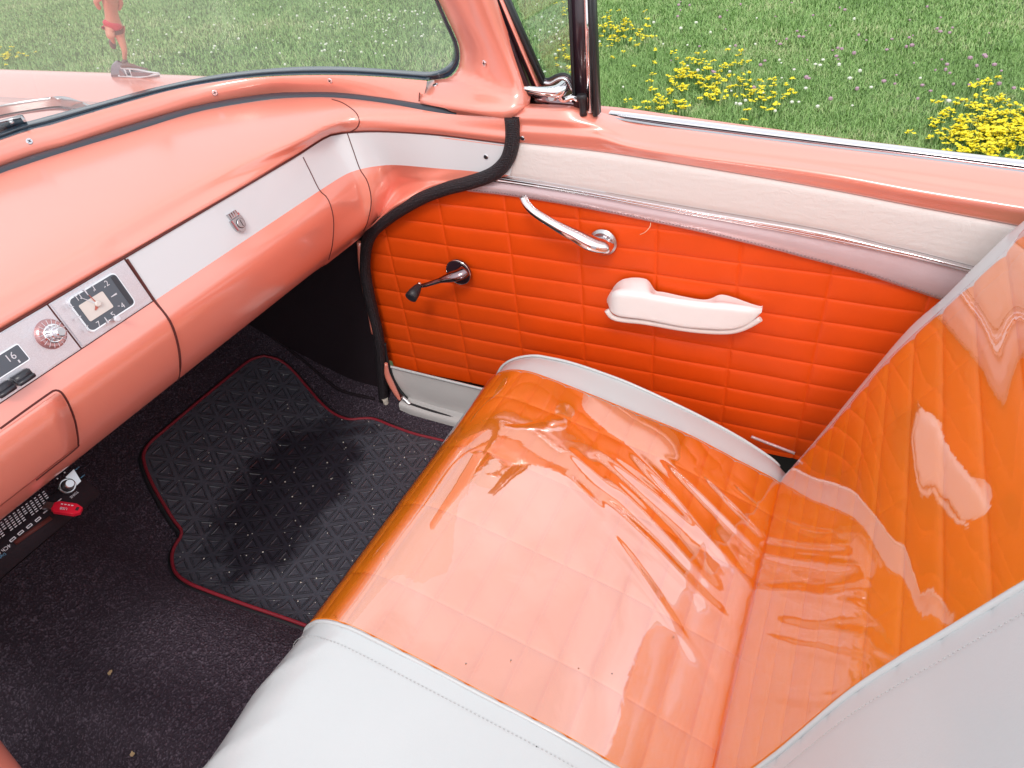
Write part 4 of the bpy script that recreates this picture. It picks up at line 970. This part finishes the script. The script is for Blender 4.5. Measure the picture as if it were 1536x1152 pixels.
def backG(off, us, par_, cover=False):
    G = []
    for u_ in us:                               # u in border..end, or below 0 for the white part
        a = np.stack([np.interp(par_, np.linspace(0, 1, 600), Bi[:, k]) for k in (0, 1)], 1)
        row = []
        tg = np.gradient(a, axis=0); tg /= np.linalg.norm(tg, axis=1)[:, None]+1e-9; nn = np.stack([tg[:, 1], -tg[:, 0]], 1)
        if nn[len(nn)//3, 0] < 0: nn = -nn
        if u_ > 1:
            c = np.stack([np.interp(par_, np.linspace(0, 1, 600), Bo[:, k]) for k in (0, 1)], 1); t = u_-1
            a = a+(c-a)*t-nn*(.012*max(0, t-.4)**2); 
        for (y, z), n_, p_ in zip(a, nn, par_):
            xb = xbord(z)
            if u_ <= 0: x = -.22+(xb+.22)*(u_+1)
            elif u_ <= 1: x = xb+(XEb-xb)*u_
            else: x = XEb+(1.10-XEb)*(u_-1)
            h = off
            if 0 < u_ < 1:
                d2 = gd(p_*LB, [q*LB for q in prb]); d1 = gd(x, [.543, .70, .868, 1.0])
                if not cover: h += .0038*(1-math.exp(-(d2/.0045)**1.3))+.0014*(1-math.exp(-(d1/.004)))
                else: h += .0056
            elif u_ <= 0: h += .004
            elif cover: h += .0025*math.sin(z*60+(u_-1)*5)*math.sin(math.pi*min(1, u_-1))+.001
            if cover: h += .0016*math.sin(x*9+z*4)*math.sin(z*8-x*3)+.00015*math.sin(x*43)*math.sin(z*29+x*11)
            row.append((x, y+n_[0]*h, z+n_[1]*h))
        G.append(row)
    return G
colu = [(c_-.47)/(1.04-.47) for c_ in (.543, .70, .868, 1.0)]
us_ = np.concatenate([np.linspace(-1, -.02, 16), [-.004, .004], grooves(.02, .985, colu, .022, .009), [.995, 1.03, 1.15, 1.3, 1.45, 1.6, 1.75, 1.88, 1.97, 2.0]])
Gb = np.array(backG(0, us_, parb)); e2 = Gb[-1].copy(); e2[:, 1] -= .10; e2[:, 0] -= .0
Gb = np.concatenate([Gb, e2[None]])
def bmat(p): return M['seat_orange'] if xbord(p[2]) < p[0] < XEb else M['white_vinyl']
b = MB(); b.grid(Gb, M['seat_orange'], matf=bmat); b.build('seat_backrest', seat)
b = MB(); C = [(xbord(z)-.026, y+.0055, z+.002) for y, z in crv([(0, *p) for p in bi[1:11]], 240)[:, 1:]]
for i in range(0, 238, 2): b.tube([C[i], C[i+1]], .0005, M['stitch_w'], 4)
b.tube([(xbord(z)+.001, y+.0045, z+.002) for y, z in crv([(0, *p) for p in bi[1:11]], 120)[:, 1:]], .0032, M['white_vinyl'], 8)
b.build('backrest_piping', seat)
# clear plastic cover: over the orange fields and their door-side edges
xf_ = np.linspace(XB+.003, 1.040, 180)
parf = np.linspace(.040, .93, 220)
Gf = np.array(cushG(.0035, xf_, parf, True))
b = MB(); b.grid(Gf, M['film']); b.build('cushion_plastic_cover', seat)
uf = np.concatenate([np.linspace(.006, .99, 150), [1.01, 1.05]])
Gf2 = np.array(backG(.0035, uf, np.linspace(.057, .86, 220), True))
b = MB(); b.grid(Gf2, M['film_back']); b.build('backrest_plastic_cover', seat)
b = MB()
for p in ((767, 995), (868, 1007), (918, 1015), (960, 752), (700, 1000), (1010, 960)):
    q = hitprof(top_in[1:11], *p)+np.array([0, 0, .0075]); b.disc(q, (0, -.3, 1), .0009, .0004, M['black_plastic'], 6)
for p in ((805, 1122), (555, 1047)):
    q = hitprof(top_in[1:11], *p)+np.array([0, 0, .0035]); b.disc(q, (0, -.3, 1), .0010, .0004, M['kick_black'], 6)
tag(b.build('dust_specks'), 'tiny dark dust specks on the seat cushion', 'dust', kind='stuff')
# edge of a plastic tab by the door, drawn as a thin rod
b = MB(); b.tube(crv([WX(1127, 655, 1.16), WX(1150, 664, 1.165), WX(1192, 680, 1.17)], 12), .0030, M['pearl'], 8)
b.build('plastic_tab_edge', seat)

# ============================================================ FLOOR MAT (loose)
mo = [(396, 534), (375, 541), (350, 560), (300, 601), (250, 643), (225, 665), (217, 678), (216, 692), (226, 720), (245, 755), (262, 782), (272, 795), (271, 806), (262, 820), (258, 838), (263, 858), (280, 873), (310, 886), (370, 908), (420, 925), (470, 943), (520, 964)]
mo2_ = [(396, 534), (420, 541), (440, 557), (460, 580), (480, 603), (500, 620), (522, 629), (545, 628), (562, 629), (590, 640), (625, 652), (680, 665), (740, 682)]
OL = crv([hitfloor(a, c, .008) for a, c in mo], 120); OR_ = crv([hitfloor(a, c, .008) for a, c in mo2_], 110)
poly = np.vstack([OR_[::-1], OL[1:]])
fm = tag(empty('floor_mat', (.85, 1.0, .26)), 'black rubber floor mat with triangle relief and red piping in the passenger footwell', 'floor mat')
from mathutils.geometry import delaunay_2d_cdt
pv2 = [Vector((p[0], p[1])) for p in poly]; nP = len(pv2)
def inside(x, y):
    c = False; j = nP-1
    for i in range(nP):
        a, d_ = pv2[i], pv2[j]
        if (a.y > y) != (d_.y > y) and x < (d_.x-a.x)*(y-a.y)/(d_.y-a.y)+a.x: c = not c
        j = i
    return c
inn = [Vector((x, y)) for x in np.arange(.45, 1.35, .014) for y in np.arange(.5, 1.7, .014) if inside(x, y)]
res = delaunay_2d_cdt(pv2+inn, [], [list(range(nP))], 1, 1e-5)
b = MB(); V = [(v.x, v.y, zf(v.x, v.y)+.008) for v in res[0]]
b.add(V, [tuple(f) for f in res[2]], M['mat']); o = b.build('mat_surface', fm); o.matrix_parent_inverse = Matrix.Translation((-.85, -1.0, -.26))
me = o.data; uvl = me.uv_layers.new(name='UVMap')
ytab = np.linspace(.4, 1.9, 400); ztab = [zf(.9, y) for y in ytab]; arc = np.concatenate([[0], np.cumsum(np.hypot(np.diff(ytab), np.diff(ztab)))])
co = np.zeros(len(me.vertices)*3); me.vertices.foreach_get('co', co); co = co.reshape(-1, 3); li = np.zeros(len(me.loops), int); me.loops.foreach_get('vertex_index', li)
uv = np.stack([co[li, 0], np.interp(co[li, 1], ytab, arc)], 1); uvl.data.foreach_set('uv', uv.ravel())
b = MB(); b.tube(poly+np.array([0, 0, .001]), .0036, M['red_piping'], 10); o = b.build('red_piping', fm); o.matrix_parent_inverse = Matrix.Translation((-.85, -1.0, -.26))
b = MB(); 
cen_ = poly.mean(0); outp = np.array([p+(p-cen_)/np.linalg.norm(p-cen_)*.007+np.array([0, 0, -.006]) for p in poly]); b.tube(outp, .0065, M['black_rubber'], 8); o = b.build('mat_rim', fm); o.matrix_parent_inverse = Matrix.Translation((-.85, -1.0, -.26))
# grit and crumbs
b = MB()
for _ in range(150):
    x, y = random.uniform(.55, 1.15), random.uniform(.72, 1.3)
    if not inside(x, y): continue
    s_ = random.uniform(.0006, .0017); p = np.array([x, y, zf(x, y)+.0105]); b.disc(p, (random.uniform(-.3, .3), random.uniform(-.3, .3), 1), s_, s_*.8, M['dust_white'], 5)
tag(b.build('sand_grit'), 'fine pale sand grit scattered over the black rubber mat', 'grit', kind='stuff')
for p, lab in (((167, 1012), 'tiny tan leaf crumb on the black carpet, farther from the camera edge'), ((200, 1134), 'tiny tan leaf crumb on the black carpet near the bottom edge')):
    q = hitfloor(*p)+np.array([0, 0, .006]); b = MB()
    P = [q+np.array([math.cos(a)*r, math.sin(a)*r, .0005*math.sin(3*a)]) for a, r in [(k*math.tau/9, random.uniform(.0025, .0055)) for k in range(9)]]
    b.prism(P, (0, .1, 1), .0012, M['leafbit']); tag(b.build('leaf_crumb'), lab, 'crumb', 'leaf crumbs on the carpet')

# ============================================================ FENDER ORNAMENT AND FIGURINE
b = MB(); YO = 1.78
oc = WX(210, 113, 1.37); 
z0 = zh(1.37, oc[1])+.0
A_, B_ = WX(178, 112, 1.37), WX(238, 112, 1.37)
L_ = B_[1]-A_[1]; ybk, yft = A_[1], B_[1]; zb_ = (A_[2]+B_[2])/2
Gr = []
for t in np.linspace(0, 1, 18):
    y = ybk+(yft-ybk)*t; w = .020*(1-t)**.6+.002; h = np.interp(t, [0, .1, .25, .5, .8, 1], [.028, .034, .028, .018, .010, .002])
    Gr.append([(1.37-w, y, zb_-.004), (1.37-w*1.05, y, zb_), (1.37-w*.85, y, zb_+h*.45), (1.37-w*.5, y, zb_+h*.8), (1.37, y, zb_+h), (1.37+w*.5, y, zb_+h*.8), (1.37+w, y, zb_), (1.37+w, y, zb_-.02)])
b.grid(Gr, M['dark_chrome']); 
orn = empty('fender_ornament', (1.37, (ybk+yft)/2, zb_), car)
b.build('ornament_base', orn)
def OP(px, py): return WX(px, py, 1.349)
b = MB()
b.prism([OP(*p) for p in [(197, 107), (230, 109), (223, 113), (200, 114)]], (-1, 0, 0), .003, M['dark_chrome']); b.prism([OP(*p) for p in [(180, 104), (184, 106), (190, 113), (181, 113)]], (-1, 0, 0), .003, M['dark_chrome'])
b.tube([OP(178, 114), OP(210, 116), OP(239, 111)], .0026, M['silk'], 6); b.tube([OP(182, 102), OP(205, 104), OP(222, 108), OP(238, 110)], .0024, M['silk'], 6); b.tube([OP(186, 103), OP(191, 114)], .0022, M['silk'], 6); b.tube([OP(194, 104), OP(199, 115)], .0022, M['silk'], 6)
b.tube(crv([OP(183, 99), OP(195, 98), OP(208, 101), OP(222, 104)], 12), [.005]*6+[.004, .003, .003, .002, .002, .0015], M['boot'], 8)
b.build('ornament_inlay', orn)
fx = 1.37
f0 = WX(186, 96, fx)
fig = tag(empty('toy_figurine', tuple(f0)), 'small toy figure of a shirtless runner in red shorts standing on the fender ornament', 'figurine')
def FP(px, py, dx=0): return Vector(WX(px, py, fx+dx))-Vector(f0)
def skin(name, verts, edges, rad, mat, parent):
    me = bpy.data.meshes.new(name); me.from_pydata([tuple(v) for v in verts], edges, []); me.materials.append(mat)
    o = bpy.data.objects.new(name, me); COL.objects.link(o); o.parent = parent
    md = o.modifiers.new('k', 'SKIN'); md.use_smooth_shade = True
    for i, r in enumerate(rad): me.skin_vertices[0].data[i].radius = r if isinstance(r, tuple) else (r, r)
    me.skin_vertices[0].data[0].use_root = True
    s = o.modifiers.new('u', 'SUBSURF'); s.levels = 2; s.render_levels = 2; return o
V = [FP(169, 34), FP(167, 20), FP(165, 4), FP(164, -12), FP(163, -20), FP(162, -32),      # pelvis .. head
     FP(175, 42, .006), FP(182, 60, .004), FP(187, 76), FP(187, 90),                    # standing leg
     FP(164, 42, -.006), FP(166, 56, -.022), FP(167, 52, .012), FP(171, 66, .03),       # raised leg: knee forward, foot back
     FP(173, -8, .02), FP(182, 4, .03), FP(177, 16, .02), FP(153, -8, -.02), FP(143, 2, -.03), FP(150, 14, -.018)]
E_ = [(0, 1), (1, 2), (2, 3), (3, 4), (4, 5), (0, 6), (6, 7), (7, 8), (8, 9), (0, 10), (10, 11), (11, 12), (12, 13), (3, 14), (14, 15), (15, 16), (3, 17), (17, 18), (18, 19)]
Rr = [(.020, .014), (.017, .012), (.021, .014), (.020, .012), .008, .014, .014, .010, .007, .005, .013, .010, .007, .005, .009, .007, .005, .009, .007, .005]
skin('figure_body', V, E_, Rr, M['skin'], fig)
V = [FP(169, 32), FP(169, 27), FP(175, 40, .006), FP(164, 40, -.006), FP(177, 46, .006), FP(165, 46, -.008)]
skin('running_shorts', V, [(0, 1), (0, 2), (0, 3), (2, 4), (3, 5)], [(.023, .017), (.020, .014), .016, .016, .014, .014], M['shorts'], fig)
skin('shoe', [FP(166, 60, .02), FP(169, 67, .028), FP(172, 74, .03)], [(0, 1), (1, 2)], [.006, .009, .006], M['boot'], fig)
skin('shoe', [FP(187, 88), FP(187, 96), FP(194, 99)], [(0, 1), (1, 2)], [.008, .010, .006], M['boot'], fig)
skin('hair', [FP(163, -36), FP(162, -41)], [(0, 1)], [.013, .009], M['hair'], fig)

# ============================================================ OUTSIDE
b = MB(); n_ = 60
gx = np.linspace(-60, 120, n_)
b.grid([[(x, y, 0) for x in gx] for y in np.linspace(-90, 90, n_)], M['lawn']); tag(b.build('lawn_ground'), kind='structure')
def blades(name, regs, seed, label):
    r = np.random.default_rng(seed); Vs, Ts = [], []
    for (x0, x1, y0, y1, n, h0, w0) in regs:
        x = r.uniform(x0, x1, n); y = r.uniform(y0, y1, n)
        cl = .5+.5*np.sin(x*2.1+y*.7)*np.sin(y*1.7-x*.9); h = h0*r.uniform(.5, 1.25, n)*(.65+.6*cl)
        a = r.uniform(0, math.tau, n); ln = r.uniform(.3, 1.1, n)*h; w = w0*r.uniform(.6, 1.4, n)
        b2 = a+r.normal(0, .5, n)
        dx, dy = np.cos(a), np.sin(a); px_, py_ = -np.sin(b2), np.cos(b2)
        bs = np.stack([x, y, np.zeros(n)], 1); sd = np.stack([px_*w, py_*w, np.zeros(n)], 1)
        md = bs+np.stack([dx*ln*.35, dy*ln*.35, h*.6], 1); tp = bs+np.stack([dx*ln, dy*ln, h*np.clip(1.1-ln/h*.35, .6, 1)], 1)
        V = np.stack([bs-sd, bs+sd, md+sd*.7, md-sd*.7, tp], 1); Vs.append(V.reshape(-1, 3)); Ts.append(np.repeat(r.uniform(0, 1, n), 5))
    V = np.concatenate(Vs); T = np.concatenate(Ts); n = len(V)//5; k = np.arange(n)*5
    me = bpy.data.meshes.new(name); me.vertices.add(len(V)); me.vertices.foreach_set('co', V.ravel())
    lp = np.stack([k, k+1, k+2, k+3, k+3, k+2, k+4], 1).ravel(); me.loops.add(len(lp)); me.loops.foreach_set('vertex_index', lp)
    stt = np.stack([np.arange(n)*7, np.arange(n)*7+4], 1).ravel(); me.polygons.add(2*n); me.polygons.foreach_set('loop_start', stt)
    me.update(calc_edges=True); at = me.attributes.new('tint', 'FLOAT', 'POINT'); at.data.foreach_set('value', T); me.materials.append(M['blade'])
    o = bpy.data.objects.new(name, me); COL.objects.link(o); return tag(o, label, 'grass', kind='stuff')
blades('lawn_grass', [(3.3, 5.8, -2.0, 2.6, 190000, .038, .0018), (5.8, 9.5, -2.6, 3.2, 150000, .045, .0028), (3.6, 8.5, 2.6, 15, 230000, .05, .0036), (8.5, 15, -3, 16, 60000, .08, .012)], 3, 'short green meadow grass beside the car')
def heads(name, spots, rad, mat, label, seed):
    r = random.Random(seed); b = MB(); ico = bmesh.new(); bmesh.ops.create_icosphere(ico, subdivisions=1, radius=1); iv = np.array([v.co[:] for v in ico.verts]); ico.verts.index_update(); fc = [tuple(v.index for v in f.verts) for f in ico.faces]; ico.free()
    if label is None:
        for (x, y, z) in spots:
            for k in range(4):
                a = k*math.tau/4+r.uniform(-.5, .5); t = r.uniform(.1, .9); s_ = rad*r.uniform(.7, 1.3); d = np.array([math.cos(a), math.sin(a), t]); d /= np.linalg.norm(d); q = np.array([-math.sin(a), math.cos(a), 0])*s_*.55; o_ = np.array([x, y, z])
                b.add([o_, o_+d*s_*.5-q, o_+d*s_*1.1-q*.5, o_+d*s_*1.1+q*.5, o_+d*s_*.5+q], [(0, 1, 2, 3, 4)], mat, False)
        return b.build(name)
    for (x, y, z) in spots:
        s_ = rad*r.uniform(.6, 1.25); b.add(iv*s_*np.array([1, 1, .8])+iv*s_*np.array([r.uniform(-.2, .2) for _ in range(3)])+np.array([x, y, z]), fc, mat, False)
    return b.build(name) if label is None else tag(b.build(name), label, 'flowers', kind='stuff')
r = random.Random(4)
def scat(cx, cy, sx, sy, n):                     # pixel-density scatter converted to lawn positions
    out = []
    for _ in range(n):
        p = WZ(r.gauss(cx, sx), min(r.gauss(cy, sy), 240), .05); out.append((p[0], p[1], r.uniform(.05, .085)))
    return out
heads('white_clover', scat(560, 40, 70, 22, 90)+scat(820, 60, 30, 40, 40)+scat(280, 60, 130, 30, 50)+scat(1150, 90, 130, 60, 50), .011, M['petal_white'], 'small white clover heads scattered in the lawn', 1)
heads('pink_clover', scat(1250, 80, 120, 50, 60)+scat(1440, 110, 60, 30, 22)+scat(1060, 10, 50, 12, 12), .012, M['petal_pink'], 'pale pink clover heads scattered in the lawn', 2)
cl = [((930, 48), 20, 9, 38, 'yellow wildflower clump seen just right of the vent window post, far from the car'),
      ((1050, 115), 28, 13, 60, 'yellow wildflower clump right of the vent window post, denser of the two side by side'),
      ((1135, 138), 24, 10, 24, 'loose sparse yellow wildflower clump just right of the dense middle clump'),
      ((1500, 200), 42, 16, 170, 'largest dense yellow wildflower clump at the right, close to the car'),
      ((1482, 150), 16, 10, 18, 'small yellow wildflower clump just beyond the largest clump at the right'),
      ((855, 90), 9, 12, 12, 'few yellow flowers seen through the vent window low down by the post'),
      ((852, 12), 12, 6, 8, 'few yellow flowers seen through the vent window at its top'),
      ((985, 158), 18, 4, 14, 'thin row of yellow flowers just over the door belt molding'),
      ((12, 85), 12, 5, 14, 'faint yellow flowers seen through the windshield beyond the hood')]
for (c, sx, sy, n, lab) in cl:
    root = tag(empty('wildflower_clump', tuple(WZ(*c, 0))), lab, 'flowers', 'yellow wildflower clumps in the lawn')
    sp = []
    for k in range(int(n*1.7)):
        q = (r.gauss(c[0], sx*1.35), r.gauss(c[1], sy*1.4)); p = WZ(*q, .06)
        zc_ = r.uniform(.045, .085)
        for j in range(4): sp.append((p[0]+r.gauss(0, .011), p[1]+r.gauss(0, .011), zc_+r.uniform(-.007, .007)))
    o = heads('blossoms', sp, .0115, M['petal_yellow'], None, 5); o.parent = root; o.matrix_parent_inverse = Matrix.Translation(-Vector(root.location))
    b = MB()
    for k in range(0, len(sp), 2):
        x, y, z = sp[k]; b.tube([(x, y, 0), (x+r.gauss(0, .004), y, z*.6), (x, y, z)], .0016, M['leaf'], 4, cap=False)
    o = b.build('stems', root); o.matrix_parent_inverse = Matrix.Translation(-Vector(root.location))

# children of the placed empties were modelled in scene space: cancel the parent offset once
for o in list(bpy.data.objects):
    if o.parent and o.type == 'MESH' and o.parent in (door, dash, st, ws, wa, seat, orn):
        o.matrix_parent_inverse = Matrix.Translation(-Vector(o.parent.location))
# normals of smooth sheets
# ============================================================ LIGHT, SKY, CAMERA
w = bpy.data.worlds.new('World'); scn.world = w; w.use_nodes = True; nt = w.node_tree
bg = nt.nodes['Background']; sky = N(nt, 'ShaderNodeTexSky', sky_type='NISHITA', sun_disc=False)
SE, SR = math.radians(48), math.radians(250)
sky.sun_elevation = SE; sky.sun_rotation = SR; sky.air_density = 1.2; sky.dust_density = 5.; sky.ozone_density = .6
# thin bright cloud veil
tc = N(nt, 'ShaderNodeTexCoord'); mp = N(nt, 'ShaderNodeMapping'); mp.inputs['Scale'].default_value = (1, 1, 2.2); nt.links.new(tc.outputs['Generated'], mp.inputs[0])
nz = N(nt, 'ShaderNodeTexNoise', i_Scale=2.2, i_Detail=7, i_Roughness=.55); nt.links.new(mp.outputs[0], nz.inputs['Vector'])
mr = N(nt, 'ShaderNodeMapRange', i_1=.35, i_2=.65, i_3=.55, i_4=.95); nt.links.new(nz.outputs['Fac'], mr.inputs[0])
mx = N(nt, 'ShaderNodeMix', data_type='RGBA'); mx.inputs['B'].default_value = (13., 13.3, 13.8, 1)
nt.links.new(mr.outputs[0], mx.inputs['Factor']); nt.links.new(sky.outputs[0], mx.inputs['A']); nt.links.new(mx.outputs['Result'], bg.inputs[0])
bg.inputs[1].default_value = .10
sun = bpy.data.lights.new('sun', 'SUN'); so = bpy.data.objects.new('sun', sun); COL.objects.link(so)
sun.energy = 1.1; sun.angle = math.radians(14); sun.color = (1, .96, .9)
# Nishita: rotation 0 puts the sun at +Y, turning clockwise seen from above
sd = Vector((math.sin(SR)*math.cos(SE), math.cos(SR)*math.cos(SE), math.sin(SE)))
so.rotation_euler = sd.to_track_quat('Z', 'Y').to_euler()
cam = bpy.data.cameras.new('camera'); co_ = bpy.data.objects.new('camera', cam); COL.objects.link(co_)
cam.sensor_width = 36; cam.lens = 36*F/1536; cam.clip_end = 500; cam.clip_start = .02
mw = Matrix(((R_[0], U_[0], -fwd[0], 0), (R_[1], U_[1], -fwd[1], 0), (R_[2], U_[2], -fwd[2], 1.45), (0, 0, 0, 1))); co_.matrix_world = mw
scn.camera = co_
scn.view_settings.view_transform = 'Standard'; scn.view_settings.look = 'None'; scn.view_settings.exposure = .2; scn.view_settings.gamma = 1
scn.cycles.max_bounces = 8; scn.cycles.transparent_max_bounces = 12
